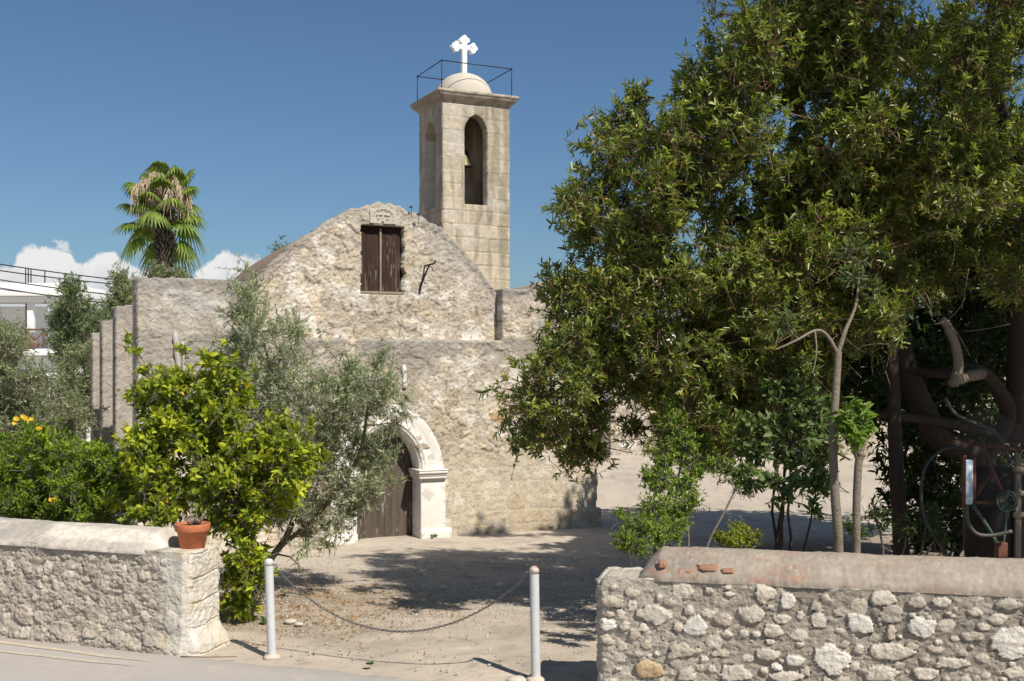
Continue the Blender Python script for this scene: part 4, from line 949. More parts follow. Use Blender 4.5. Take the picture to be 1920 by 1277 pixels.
# bare curling twigs on the shaded side; pale bark stands in for sunlight
g = MB()
for _ in range(46):
    x = rr_.uniform(1480, 1830); y = rr_.uniform(280, 700); p = at(x, y, rr_.uniform(11.6, 12.6)); pts = [p]; d = unit(rr_.normal(size=3)); cu = rr_.normal(size=3)*.5
    for _k in range(7): d = unit(d+cu*.35+[0, 0, -.12]); pts.append(pts[-1]+d*.07)
    g.tube(smooth_path(pts, 2), .0042, 5)
tag(g.build('bare_twigs', M['bark_pale'], root), kind='stuff')
# ------------------------------------------------------------------ dark trees behind it
def tree_simple(name, label, cat, group, basepx, baseY, poly, n, rpx, Yf, seed, per, twL, nl, L, Wd, c0, c1, mat, bark, tr=.12, **kw):
    b = at(basepx, 900, baseY); b[2] = gz(b[0], b[1])-.05; cl = fill(poly, n, rpx, Yf, seed, .5, .6)
    cz = np.mean([c[2] for c in cl]); top = np.array([np.mean([c[0] for c in cl]), baseY, cz+.4])
    path = bend(b, top, .05, 8); return plant(name, label, cat, b, [(path, np.linspace(tr, tr*.4, 8))], cl, per, twL, nl, L, Wd, c0, c1, mat, bark, group=group, **kw)
tree_simple('broadleaf_tree', 'dense dark green tree standing in deep shade behind the pruned limb', 'tree', None, 1760, 19, [(1330, 560), (1500, 330), (1990, 250), (1990, 700), (1700, 760), (1480, 820), (1240, 830), (1215, 700)], 110, (70, 115), lambda x, y, r: r.uniform(17.2, 20.5), 3,
            60, .42, 9, .16, .06, (.028, .048, .014), (.06, .085, .022), M['leaf'], M['bark_dark'], filt=lit_ok)
tree_simple('shrub', 'tall dark leafy shrub behind the leaning trunk and hose', 'shrub', None, 1780, 15.8, [(1640, 640), (1990, 560), (1990, 1030), (1640, 1020), (1650, 830)], 60, (50, 90), lambda x, y, r: r.uniform(15.0, 17.0), 4,
            75, .34, 9, .11, .045, (.028, .052, .014), (.075, .105, .025), M['leaf'], M['bark_dark'], tr=.05, filt=lit_ok)
# upright dark trunk between the saplings and the hose
g = MB(); b0 = at(1692, 1030, 12.9); b0[2] = -.15
t9 = thing('broadleaf_tree', 'slim tree with straight dark trunk between the pale saplings and the hose', 'tree', tuple(b0))
tp = smooth_path(np.concatenate([[b0], pth([(1690, 1030, 12.9), (1682, 900, 12.9), (1676, 760, 13.0), (1670, 650, 13.0), (1660, 520, 13.1), (1650, 380, 13.1)])])); g.tube(tp, np.linspace(.10, .055, len(tp)), 10); g.build('trunk', M['bark_dark'], t9, smooth=True)
cl = pc([(1640, 350, 13, 90), (1690, 420, 13.2, 80), (1600, 430, 13.2, 80), (1660, 290, 13, 90)]); P, D, TL = twigs_from_clumps(cl, 100, .3); lv = leafy(P, D, TL, 11, .095, .03, (.035, .058, .016), (.075, .105, .022)); fastmesh('crown', lv[0], lv[1], M['leaf'], t9, col=lv[2])
# ------------------------------------------------------------------ pale saplings behind the right wall
sb = at(1573, 1035, 10.7); sb[2] = -.05
p1 = smooth_path(np.concatenate([[sb], pth([(1573, 1035, 10.7), (1566, 930, 10.7), (1562, 830, 10.75), (1567, 740, 10.8), (1572, 660, 10.8)])]))
p2 = smooth_path(pth([(1572, 660, 10.8), (1585, 620, 10.8), (1605, 570, 10.85), (1612, 500, 10.9)])); p3 = smooth_path(pth([(1572, 665, 10.8), (1550, 628, 10.75), (1528, 620, 10.7), (1490, 640, 10.6), (1455, 655, 10.6)]))
p4 = smooth_path(pth([(1528, 620, 10.7), (1531, 660, 10.65), (1524, 700, 10.6)]))
cl = pc([(1600, 520, 10.9, 34), (1470, 600, 10.7, 26), (1590, 470, 11, 36), (1640, 540, 10.8, 26)])
plant('sapling', 'young tree with pale trunk forking into bare twigs, taller of the two pale stems', 'sapling', sb, [(p1, np.linspace(.052, .034, len(p1))), (p2, np.linspace(.026, .008, len(p2))), (p3, np.linspace(.019, .008, len(p3))), (p4, np.linspace(.009, .004, len(p4)))],
      cl, 200, .2, 6, .085, .03, (.06, .09, .03), (.13, .16, .05), M['leaf_soft'], M['bark_pale'], limb_r=.012, connect=.5)
sb = at(1606, 1035, 10.6); sb[2] = -.05
p1 = smooth_path(np.concatenate([[sb], pth([(1606, 1035, 10.6), (1606, 950, 10.6), (1609, 880, 10.6), (1612, 860, 10.6), (1616, 848, 10.6)])]))
p2 = smooth_path(pth([(1610, 865, 10.6), (1598, 835, 10.6), (1594, 800, 10.55)])); p3 = smooth_path(pth([(1615, 850, 10.6), (1622, 820, 10.6), (1612, 790, 10.6)]))
cl = pc([(1590, 790, 10.55, 30), (1606, 770, 10.6, 28), (1598, 815, 10.5, 26), (1612, 800, 10.6, 24)])
plant('sapling', 'shorter pale pollarded stem with a tuft of bright green leaves', 'sapling', sb, [(p1, np.array([.038]*(len(p1)-4)+[.044, .052, .045, .03])), (p2, np.linspace(.024, .012, len(p2))), (p3, np.linspace(.024, .012, len(p3)))],
      cl, 420, .14, 8, .075, .03, (.10, .17, .03), (.20, .28, .05), M['leaf_soft'], M['bark_pale'], limb_r=.01, droop=.5, gravity=.5)
# ------------------------------------------------------------------ shrubs behind the right wall
def shrub(name, label, basepx, Y, clp, per, twL, nl, L, Wd, c0, c1, mat, nst=5, **kw):
    b = at(basepx, 1000, Y); b[2] = gz(b[0], b[1])-.02; cl = pc(clp); paths = []
    for i in range(nst):
        c = cl[int(len(cl)*(i+.5)/nst)]; s = b+[random.uniform(-.1, .1), random.uniform(-.08, .08), 0]; p = bend(s, np.array(c[:3]), .07, 7); paths.append((p, np.linspace(.02, .009, 7)))
    return plant(name, label, 'shrub', b, paths, cl, per, twL, nl, L, Wd, c0, c1, mat, kw.pop('bark', M['bark']), limb_r=.012, trunk='stems', crown='foliage', **kw)
shrub('shrub', 'bright green small-leaved shrub behind the left end of the right wall', 1265, 11.3,
      [(1262, 790, 11.4, 30), (1285, 830, 11.3, 34), (1245, 850, 11.3, 36), (1300, 870, 11.4, 36), (1240, 900, 11.2, 36), (1280, 910, 11.3, 38), (1215, 890, 11.2, 22), (1340, 865, 11.4, 26), (1365, 880, 11.4, 20), (1385, 905, 11.3, 12), (1400, 918, 11.3, 10), (1230, 950, 11.0, 36), (1270, 960, 11.1, 36),
       (1195, 985, 10.6, 34), (1230, 1000, 10.6, 34), (1260, 990, 10.8, 30), (1170, 1010, 10.4, 26), (1200, 1025, 10.3, 24), (1165, 960, 10.7, 14), (1300, 940, 11, 20), (1255, 750, 11.6, 20), (1320, 830, 11.5, 24)],
      900, .16, 12, .035, .015, (.11, .17, .025), (.22, .30, .045), M['leaf_soft'], 6, tipc=(.32, .38, .06), connect=.4, twr=.002)
shrub('shrub', 'grey-green broad-leaved shrub between the bright shrub and the pale saplings', 1470, 11.4,
      [(1450, 800, 11.4, 38), (1490, 770, 11.4, 40), (1530, 800, 11.3, 36), (1420, 850, 11.4, 30), (1400, 880, 11.3, 24), (1480, 850, 11.4, 38), (1520, 860, 11.2, 34), (1450, 900, 11.2, 26), (1530, 910, 11, 26), (1480, 720, 11.6, 30), (1510, 740, 11.5, 30), (1550, 840, 11.1, 26), (1525, 950, 10.9, 18), (1390, 830, 11.5, 16), (1440, 740, 11.6, 34), (1400, 790, 11.6, 30), (1470, 930, 11.2, 24), (1500, 900, 11.2, 28), (1555, 900, 11.0, 22), (1545, 760, 11.4, 28), (1500, 690, 11.6, 26), (1420, 910, 11.3, 18)],
      200, .26, 9, .085, .045, (.08, .12, .04), (.20, .26, .10), M['leaf_soft'], 6, bark=M['bark_dark'], connect=.6, twr=.003)
shrub('shrub', 'small low yellow-green bush just behind the right wall coping', 1390, 11.2, [(1385, 995, 11.2, 24), (1370, 1010, 11.1, 22), (1405, 1005, 11.2, 24), (1345, 1005, 11.3, 12)], 1500, .1, 9, .03, .013, (.16, .2, .02), (.34, .36, .04), M['leaf_soft'], 3, connect=.3, twr=.002)
shrub('shrub', 'sparse dark undergrowth plant below the slim dark trunk', 1650, 12.2, [(1640, 960, 12.2, 40), (1700, 990, 12.2, 36), (1600, 990, 12.2, 30), (1740, 960, 12.2, 30), (1760, 1000, 12.0, 26)], 240, .24, 8, .06, .02, (.05, .09, .02), (.1, .15, .04), M['leaf_soft'], 5, connect=.3)
# ------------------------------------------------------------------ lemon tree behind the left wall
LEM = dict(c0=(.11, .17, .02), c1=(.26, .33, .03), mat=M['leaf_soft'])
lb = at(468, 1000, 12.2); lb[2] = gz(lb[0], lb[1])-.02
lp1 = smooth_path(np.concatenate([[lb], pth([(466, 1075, 12.2), (462, 1020, 12.2), (450, 960, 12.2), (425, 900, 12.3), (400, 830, 12.3)])])); lp2 = smooth_path(pth([(464, 1040, 12.2), (480, 980, 12.1), (500, 900, 12.1)])); lp3 = smooth_path(pth([(450, 960, 12.2), (380, 870, 12.4), (310, 760, 12.5), (262, 680, 12.5), (245, 640, 12.5)]))
lem_poly = [(300, 690), (345, 650), (400, 650), (452, 670), (470, 715), (500, 780), (560, 790), (605, 800), (608, 830), (575, 880), (555, 950), (520, 990), (490, 1020), (498, 1060), (500, 1120), (470, 1150), (440, 1165), (415, 1150), (410, 1020), (380, 985), (240, 970), (232, 900), (240, 800), (260, 740)]
lcl = fill(lem_poly, 135, (28, 50), lambda x, y, r: r.uniform(11.75, 12.8) if x < 400 or y < 960 else r.uniform(11.7, 12.4), 2, .3, .36)
lcl += pc([(244, 636, 12.5, 12), (256, 660, 12.5, 14), (270, 690, 12.5, 16), (285, 715, 12.5, 16), (238, 738, 12.5, 12), (250, 830, 12.4, 20), (345, 655, 12.3, 14), (388, 665, 12.3, 14), (582, 795, 12, 14), (240, 880, 12.3, 22), (430, 1130, 11.9, 26), (450, 1090, 11.9, 26), (480, 1050, 11.9, 26), (430, 1060, 11.9, 22), (505, 1075, 11.8, 10), (215, 925, 12.4, 24)])
plant('lemon_tree', 'bushy yellow-green lemon tree behind the flower pot and left wall end', 'tree', lb, [(lp1, rad(lp1, .05, .018)), (lp2, rad(lp2, .028, .012)), (lp3, rad(lp3, .025, .008))], lcl, 200, .24, 8, .076, .044,
      (.085, .13, .015), (.33, .38, .03), M['leaf_soft'], M['bark_pale'], M['bark'], tipc=(.62, .60, .05), up=.5, shell=.1, connect=.5, limb_r=.016, twr=.0025, spread=1.0, yel=((.60, .42, .02), .006), wide=.45, droop=.25)
# ------------------------------------------------------------------ olive tree before the church
ob = at(488, 1000, 14.3); ob[2] = gz(ob[0], ob[1])-.02
op = [smooth_path(np.concatenate([[ob], pth([(500, 1060, 14.3), (540, 1000, 14.2), (560, 920, 14.1), (540, 820, 14.1), (510, 700, 14.2), (480, 590, 14.3)])])), smooth_path(pth([(520, 1030, 14.3), (600, 960, 14.0), (670, 860, 13.9), (690, 760, 13.9), (700, 700, 13.9)])), smooth_path(pth([(560, 920, 14.1), (620, 800, 14.0), (640, 700, 14.0)]))]
ol_poly = [(428, 530), (445, 505), (480, 500), (500, 560), (545, 580), (590, 600), (612, 640), (655, 670), (700, 650), (735, 640), (760, 690), (775, 760), (765, 790), (745, 830), (750, 880), (745, 920), (700, 940), (655, 990), (640, 1030), (590, 1050), (545, 1055), (510, 1020), (480, 940), (430, 860), (380, 760), (395, 660), (420, 600)]
ocl = fill(ol_poly, 230, (30, 54), lambda x, y, r: r.uniform(13.3, 14.9), 8, .3, .3)
ocl += pc([(445, 505, 14.3, 14), (465, 495, 14.3, 10), (478, 512, 14.3, 14), (720, 655, 13.9, 16), (765, 745, 13.9, 14), (640, 660, 14, 14), (560, 1060, 13.8, 16), (612, 650, 14, 10), (600, 620, 14, 8), (400, 640, 14.2, 14), (355, 640, 14.3, 8), (735, 800, 13.9, 22), (765, 775, 13.9, 16), (715, 850, 13.8, 24), (740, 900, 13.8, 14), (705, 905, 13.8, 18), (670, 820, 13.9, 26)])
plant('olive_tree', 'airy grey-green olive tree in front of the church door', 'tree', ob, [(p, rad(p, a, .012)) for p, a in zip(op, (.055, .032, .024))], ocl, 128, .26, 14, .056, .0125,
      (.17, .19, .105), (.42, .45, .30), M['leaf_olive'], M['bark'], tipc=(.50, .52, .34), up=.55, shell=.1, connect=.35, limb_r=.016, twr=.002, spread=.75, droop=.05, fold=.1)
# ------------------------------------------------------------------ flowering bush at far left
tb_poly = [(-60, 850), (20, 790), (60, 780), (110, 800), (150, 825), (190, 830), (250, 850), (262, 920), (255, 975), (100, 985), (-60, 985)]
tcl = fill(tb_poly, 75, (30, 46), lambda x, y, r: r.uniform(12.6, 14.2), 6, .5, .5)
tbb = at(90, 1000, 13.2); tbb[2] = gz(tbb[0], tbb[1])
root, (TP, TD) = plant('flowering_bush', 'lush green feathery bush with yellow flowers behind the left wall', 'bush', tbb, [(bend(tbb, at(60, 880, 13.2), .05), np.linspace(.04, .02, 7)), (bend(tbb, at(180, 900, 13.2), .05), np.linspace(.035, .015, 7))], tcl, 300, .24, 13, .062, .02,
      (.085, .145, .012), (.20, .28, .022), M['leaf_soft'], M['bark'], tipc=(.34, .42, .03), up=.5, shell=.3, connect=.25, trunk='stems', crown='foliage', limb_r=.014, spread=1.1, yel=((.5, .42, .03), .006))
def flower(c, s):
    n = 5; P = np.tile(c, (n, 1)); a = np.arange(n)*2*pi/n+random.random(); D_ = np.stack([np.cos(a), -.5+0*a, np.sin(a)+.2], 1); return leaves(P, D_, np.tile([0, -1., .3], (n, 1)), s, s*.8, np.tile((.85, .6, .03), (n, 1)))
for q in ((29, 789), (46, 782), (60, 786), (74, 804), (100, 937)):
    fl = join([flower(at(q[0], q[1], 12.9)+rng.normal(size=3)*.018, .032) for _ in range(3)]); fastmesh('flower', fl[0], fl[1], M['petal'], root)
# ------------------------------------------------------------------ trees beyond, on the left
GO = dict(mat=M['leaf_olive'], bark=M['bark'], up=.5, shell=.3, connect=.2, spread=.8)
tree_simple('olive_tree', 'grey-green olive tree at the left edge in front of the white house', 'tree', 'trees beyond the left wall', -10, 22, [(-80, 590), (20, 575), (45, 610), (60, 680), (110, 700), (170, 740), (185, 800), (120, 850), (60, 870), (-80, 900)], 75, (34, 56), lambda x, y, r: r.uniform(20.5, 23), 13,
            170, .4, 14, .07, .02, (.16, .175, .10), (.36, .38, .24), **GO)
tree_simple('evergreen_tree', 'tall soft dark green tree beside the white house balcony', 'tree', 'trees beyond the left wall', 150, 34, [(85, 570), (102, 520), (122, 500), (150, 520), (160, 560), (200, 540), (215, 600), (215, 680), (150, 700), (95, 690), (85, 620)], 40, (26, 40), lambda x, y, r: r.uniform(32, 34.5), 14,
            85, .6, 13, .12, .032, (.09, .125, .06), (.22, .27, .13), **GO)
tree_simple('olive_tree', 'rounded dense olive tree right beside the church buttresses', 'tree', 'trees beyond the left wall', 160, 29, [(100, 680), (125, 640), (180, 635), (215, 650), (215, 800), (150, 790), (110, 740)], 34, (24, 38), lambda x, y, r: r.uniform(28, 30), 15,
            125, .5, 13, .09, .025, (.15, .175, .09), (.33, .36, .20), **GO)
tree_simple('evergreen_tree', 'green tree rising just over the first buttress beside the parapet', 'tree', 'trees beyond the left wall', 225, 36, [(190, 560), (200, 505), (225, 497), (262, 510), (275, 600), (220, 640), (190, 620)], 26, (22, 36), lambda x, y, r: r.uniform(35, 37), 16,
            85, .6, 13, .12, .032, (.14, .17, .08), (.31, .34, .17), **GO)
tree_simple('olive_tree', 'low grey-green treetop showing over the parapet below the palm', 'tree', 'trees beyond the left wall', 310, 38, [(255, 512), (275, 494), (345, 492), (362, 505), (350, 560), (260, 560)], 16, (16, 26), lambda x, y, r: r.uniform(37, 39), 17,
            100, .5, 12, .12, .032, (.13, .15, .08), (.28, .30, .17), **GO)
tree_simple('evergreen_tree', 'tip of a green tree showing behind the left slope of the vault', 'tree', 'trees beyond the left wall', 530, 36, [(505, 520), (512, 455), (535, 447), (552, 460), (560, 520)], 9, (14, 22), lambda x, y, r: r.uniform(35, 37), 18,
            110, .5, 11, .12, .03, (.08, .12, .04), (.16, .22, .07), **GO)
# ------------------------------------------------------------------ palm
def palm():
    b = at(304, 900, 44); b[2] = -.42; Y = 44; ctr = at(308, 392, Y)
    root = thing('palm_tree', 'fan palm with shaggy trunk and dead tan flower stalks, left of the church', 'palm tree', tuple(b))
    g = MB(); p = np.array([b+(ctr-b)*t for t in np.linspace(0, 1, 60)]); g.tube(p, [.31+.035*(i % 2)+random.uniform(-.03, .03) for i in range(60)], 12); g.build('trunk', M['bark_dark'], root)
    st = [];
    for i in range(420):
        z = random.uniform(.55, 1)*(ctr[2]-b[2])+b[2]; a = random.uniform(0, 6.28); q = np.array([ctr[0]+.3*cos(a), ctr[1]+.3*sin(a), z]); st.append((q, q+np.array([.16*cos(a), .16*sin(a), .14])))
    V, Fq = sticks(np.array([s[0] for s in st]), np.array([s[1] for s in st]), .05, .015); fastmesh('leaf_bases', V, Fq, M['bark'], root)
    def frond(dirv, pl, R_, cols, seg=26, droop=.5):
        d = unit(np.array(dirv, float)); side = unit(np.cross(d, ZZ)) if abs(d[2]) < .98 else np.array([1., 0, 0]); up_ = np.cross(side, d)
        p0 = ctr+d*.1; hub = p0+d*pl+ZZ*(-.10*pl); V = []; Fq = []; C = []
        gg = MB(); gg.tube([p0, (p0+hub)/2+up_*.06, hub], [.03, .022, .015], 4, caps=False); base = len(V); 
        Vt = np.array(gg.v); Ft = np.array(gg.f); Ct = np.tile((.20, .24, .06), (len(Vt), 1))
        out = [(Vt, Ft, Ct)]
        for k in range(seg):
            a = (k/(seg-1)-.5)*2*2.0; dd = unit(d*cos(a)+side*sin(a)+up_*.12*cos(a*2)); L = R_*(1-.22*abs(a/2.0))*random.uniform(.9, 1.05); wv = unit(np.cross(dd, up_))
            pts = []
            for t in (0, .35, .65, .85, 1.0): pts.append(hub+dd*L*t-ZZ*L*droop*max(0, t-.3)**1.6+rng.normal(size=3)*.01*t)
            ws = (.02, .065, .05, .025, .004); VV_ = []
            for q, w_ in zip(pts, ws): VV_ += [q-wv*w_, q+wv*w_]
            c = lerp3(cols[0], cols[1], np.array(random.random())); Fk = np.array([[2*i, 2*i+1, 2*i+3, 2*i+2] for i in range(4)]); out.append((np.array(VV_), Fk, np.tile(c, (10, 1))))
        return join(out)
    gc = ((.09, .15, .03), (.24, .30, .05))
    al = []; ctr0 = ctr.copy()
    for i in range(38):
        a = i*2.399+random.uniform(-.2, .2); e = 1.25-2.35*(i/38)**1.05; al.append((cos(a)*cos(e), sin(a)*cos(e), sin(e)))
    for (x, y, z) in al:
        if z < -.80 or (z < -.28 and y < .25 and abs(x) < .45): continue
        ctr = ctr0+ZZ*(.45*z+random.uniform(-.2, .2)); pl = .70+.50*random.random()+.25*max(0, -z); V, Fq, C = frond((x+random.uniform(-.15, .15), y, z), pl, .75+.2*random.random()+.25*max(0, -z), gc, seg=22, droop=.8+1.0*random.random()); fastmesh('frond', V, Fq, M['palm_leaf'], root, col=C)
    ctr = ctr0
    # dead stalks hanging in two loose tan curtains, each from an arching stem
    A_, B_ = [], []
    for k in range(14):
        s = -1 if k % 2 else 1; ax = s*random.uniform(.3, .95); ay = random.uniform(-1.2, .3); hh = random.uniform(.3, 1.25); p = [ctr+np.array([ax*t+.0, ay*t, .2+hh*math.sin(t*2.4)]) for t in np.linspace(0, 1.15, 8)]
        for q0, q1 in zip(p[:-1], p[1:]):
            A_.append(q0); B_.append(q1)
            for _ in range(11):
                t = random.random(); q = q0+(q1-q0)*t+rng.normal(size=3)*.06; L = random.uniform(.2, .75); r_ = q+np.array([random.gauss(0, .10), random.gauss(0, .10), -L]); A_.append(q); B_.append(r_)
                if q0 is p[-2]: A_.append(q); B_.append(r_-ZZ*random.uniform(.1, .5))
    V, Fq = sticks(np.array(A_), np.array(B_), .022, .010); fastmesh('dead_flower_stalks', V, Fq, stone_mat('dry_stalk', base=(.55, .43, .30), var=.3, scale=4, bump=.1), root)
palm()
# ------------------------------------------------------------------ white house and other buildings
def house():
    Y = 46; root = thing('house', 'white two-storey house with columned terrace and flat roof behind the olive', 'house', tuple(at(60, 900, Y)*[1, 1, 0]+[0, 0, -.42]))
    def bx(name, x0, y0, x1, y1, dy, dep, mat, lab=None, par=None):
        a = at(x0, y1, Y); b_ = at(x1, y0, Y); g = MB(); g.box(((a[0]+b_[0])/2, Y+dy+dep/2, (a[2]+b_[2])/2), (b_[0]-a[0], dep, b_[2]-a[2])); return g.build(name, mat, par or root, bev=.02, label=lab)
    bx('wall', -160, 668, 175, 850, 0, 7, M['render']); bx('roof', -160, 532, 130, 556, -.4, 6, M['render']); bx('roof_beam', -160, 558, 118, 566, -.1, .3, M['render'])
    bx('back_wall', -160, 566, 20, 650, 3.4, .3, M['render']); bx('balcony_slab', -160, 655, 118, 667, -.5, 6, M['render']); bx('column', 50, 568, 61, 622, 0, .3, M['render']); bx('column', 42, 568, 48, 655, .25, .2, M['brown'], 'brown timber column')
    bx('parapet', 56, 604, 110, 654, 2.8, .2, M['render']); bx('green_screen', 62, 622, 100, 641, 2.6, .1, M['green'])
    bx('column', 98, 566, 108, 654, 3.2, .3, M['render'])
    g = MB()
    for (a, b_) in (((52, 618), (84, 618)), ((52, 624), (80, 650)), ((80, 624), (52, 650)), ((82, 616), (82, 652)), ((52, 616), (52, 652)), ((0, 640), (52, 640)), ((-60, 618), (52, 618))): g.tube([at(*a, Y-.2), at(*b_, Y-.2)], .045, 6)
    g.build('railing', M['brown'], root)
    for x, h in ((48, 504), (53, 503), (58, 504)): g = MB(); g.tube([at(x, 534, Y+.5), at(x, h, Y+.5)], .025, 5); g.build('rebar', M['iron'], root)
    g = MB(); g.tube([at(84, 534, Y+1), at(84, 506, Y+1)], .03, 5); g.build('antenna_mast', M['wire'], root)
    bx('window', -40, 700, 30, 770, -.03, .1, M['glass']); 
    jar = thing('clay_jar', 'round brown clay jar on the balcony of the white house', 'jar', tuple(at(61, 654, Y-.1))); c_ = at(61, 654.5, Y-.1)
    MB().lathe(c_, [(.12, 0), (.24, .08), (.28, .2), (.22, .32), (.12, .38), (.15, .42)], 16).build('body', M['brown'], jar, smooth=True)
house()
def back_building():
    Y = 40; b = np.array([6.0, Y, -.42]); root = thing('stone_house', 'low stone building with tiled roof behind the church, seen through the big tree', 'house', tuple(b))
    panel('wall', np.array([.3, Y, 0]), np.array([1., 0, 0]), np.array([0, -1., 0]), 3.2, 22, -.5, 3.0, .06, M['church'], root, lambda u, z: rub_h(u, z)*2, lambda u, z: face_c(u, z)*.95, lambda u, z: ~((np.abs(u-10) < .6)&(z < 1.8)), .5)
    g = MB(); x0 = -.2; V = [(x0, Y-.4, 5.3), (x0+4.2, Y-.4, 6.35), (x0+8.4, Y-.4, 5.3), (x0, Y+7, 5.3), (x0+4.2, Y+7, 6.35), (x0+8.4, Y+7, 5.3), (x0, Y-.4, 5.15), (x0+8.4, Y-.4, 5.15)]
    g.add(V, [(0, 1, 4, 3), (1, 2, 5, 4), (0, 6, 7, 2, 1)])
    for i in range(28):
        t = i/27; y = Y-.45+7.2*t; g.tube([(x0, y, 5.33), (x0+4.2, y, 6.38)], .12, 6); g.tube([(x0+4.2, y, 6.38), (x0+8.4, y, 5.33)], .12, 6)
    g.build('roof', M['tile'], root)
    g = MB(); g.box((4.2, Y+3.6, 2.4), (7.6, 6.4, 5.6)); g.build('side_wall', M['render'], root)
back_building()
# ------------------------------------------------------------------ power cables
for i, (y0, y1, yy) in enumerate(((487, 519, 40), (502, 528, 40.5), (516, 549, 41), (530, 566, 41.5), (541, 560, 42))):
    a = at(-220, y0-28, yy-4); b_ = at(560, y1+ (y1-y0)*.75, yy+6); n = 30; t = np.linspace(0, 1, n)[:, None]; P = a+(b_-a)*t; P[:, 2] -= (np.sin(t[:, 0]*pi))*.35
    g = MB(); g.tube(P, .022 if i < 4 else .012, 5); o = g.build('power_cable', M['cable'])
    tag(o, ('black overhead cable, topmost of the bundle crossing above the white house', 'black overhead cable, second from the top of the bundle', 'black overhead cable, third from the top of the bundle', 'black overhead cable, fourth down, just above the white roof', 'thin overhead wire, lowest of the bundle, across the white roof')[i], 'cable', 'overhead cables at left')
# ------------------------------------------------------------------ dry thistles on the gable
for (px_, yb, yt, lab) in ((771, 402, 388, 'dry thistle head standing on the gable, taller of two'), (784, 409, 402, 'short dry thistle on the gable next to the tower')):
    a = at(px_, yb, 20.6); b_ = at(px_, yt, 20.6); root = thing('dry_thistle', lab, 'thistle', tuple(a), 'thistles on the gable'); MB().tube([a-ZZ*.06, (a+b_)/2+[.01, 0, 0], b_], .005, 5).build('stem', M['iron'], root)
    V, Fq = sticks(np.tile(b_, (26, 1)), b_+rand_dirs(26)*[.04, .04, .03], .008, .002); fastmesh('head', V, Fq, M['iron'], root)
# ------------------------------------------------------------------ junk machine, hose, rack at right
def machine():
    Y = 11.6; root = thing('rusty_machine', 'rusty red frame with wire guard, hand wheel and pale blue mirror panel under big tree', 'machine', tuple(at(1850, 1000, Y)*[1, 1, 0]))
    def tb_(name, pts, r, mat, n=8, par=None, lab=None): return MB().tube(smooth_path([at(*p) for p in pts], 4), r, n).build(name, mat, par or root, smooth=True, label=lab)
    a = at(1817, 862, Y); b_ = at(1817, 946, Y); MB().box((a+b_)/2, (.075, .03, a[2]-b_[2])).build('mirror_panel', M['blue'], root, bev=.005)
    g = MB(); g.box((at(1808, 904, Y+.03)), (.035, .05, .56)); g.box(at(1826, 904, Y+.03), (.03, .05, .52)); g.build('panel_frame', M['redpaint'], root, bev=.004)
    tb_('frame_tube', [(1842, 832, Y), (1862, 885, Y), (1882, 930, Y)], .022, M['redpaint']); tb_('frame_tube', [(1826, 942, Y), (1885, 940, Y)], .02, M['redpaint']); tb_('frame_tube', [(1812, 830, Y+.1), (1905, 842, Y+.1)], .02, M['redpaint'])
    tb_('frame_tube', [(1830, 930, Y+.1), (1862, 880, Y+.2)], .02, M['redpaint'])
    g = MB(); c = at(1888, 940, Y-.1); rr = .10
    for r_ in (.105, .075): g.tube([c+np.array([r_*cos(t), .02*sin(3*t), r_*sin(t)]) for t in np.linspace(0, 2*pi, 25)], .009, 6)
    for k in range(5): t = k*1.257+.4; g.tube([c, c+np.array([.105*cos(t), 0, .105*sin(t)])], .007, 5)
    g.build('hand_wheel', M['greenpaint'], root, smooth=True)
    tb_('spindle', [(1888, 940, Y-.1), (1885, 985, Y), (1881, 1022, Y)], .014, M['greenpaint']); tb_('brace', [(1822, 945, Y), (1850, 985, Y-.05), (1872, 1025, Y)], .02, M['greenpaint'])
    tb_('curved_pipe', [(1813, 946, Y-.1), (1814, 975, Y-.1), (1830, 1000, Y-.1), (1860, 1004, Y-.1), (1898, 996, Y-.15)], .02, M['wire'])
    bb = at(1877, 1030, Y); g = MB(); g.box((bb[0], bb[1], (bb[2]-.15+.1)/2), (.10, .10, bb[2]+.2)); g.build('base_post', M['redpaint'], root, bev=.006)
    # wire mesh guard: a bowed net
    g = MB(); nu, nv = 26, 30; P = np.zeros((nu, nv, 3))
    for i in range(nu):
        for j in range(nv):
            s = i/(nu-1); t = j/(nv-1); P[i, j] = at(1798+118*s, 800+150*t-40*(1-abs(s-.4)*1.6)*(1-t), Y+.25-.28*sin(pi*s))
    A_, B_ = [], []
    for i in range(nu-1):
        for j in range(nv-1): A_ += [P[i, j], P[i+1, j]]; B_ += [P[i+1, j+1], P[i, j+1]]
    V, Fq = sticks(np.array(A_), np.array(B_), .0022, .0022); fastmesh('mesh_guard', V, Fq, M['wire'], root)
    g = MB(); g.lathe(at(1865, 1010, Y+.65), [(.30, -.4), (.32, .0), (.33, .7), (.25, .78), (.03, .8)], 20); g.build('drum', M['iron'], root, smooth=True)
machine()
g = MB(); g.tube(smooth_path(pth([(1815, 845, 12.0), (1775, 840, 12.0), (1738, 870, 12.0), (1727, 920, 12.0), (1735, 975, 12.0), (1758, 1015, 12.0), (1775, 1045, 12.0), (1800, 1080, 12.0)])), .018, 8)
tag(g.build('hose', M['hose'], None, smooth=True), 'black hose looping down beside the slim dark trunk', 'hose')
g = MB(); g.tube(smooth_path(pth([(1772, 745, 12.6), (1790, 775, 12.6), (1830, 795, 12.6), (1870, 815, 12.6), (1895, 870, 12.5)])), .022, 8)
tag(g.build('rope', M['wire'], None, smooth=True), 'grey frayed rope slung over the mesh guard from the big trunk', 'rope')
rk = thing('wooden_rack', 'weathered wooden ladder-like rack at the right edge beside the machine', 'rack', tuple(at(1915, 1000, 11.9)*[1, 1, 0]))
for x in (1908, 1975): a = at(x, 850, 11.9); MB().box((a[0], a[1], a[2]/2-.05), (.06, .05, a[2]+.1)).build('post', M['wood'], rk, bev=.004)
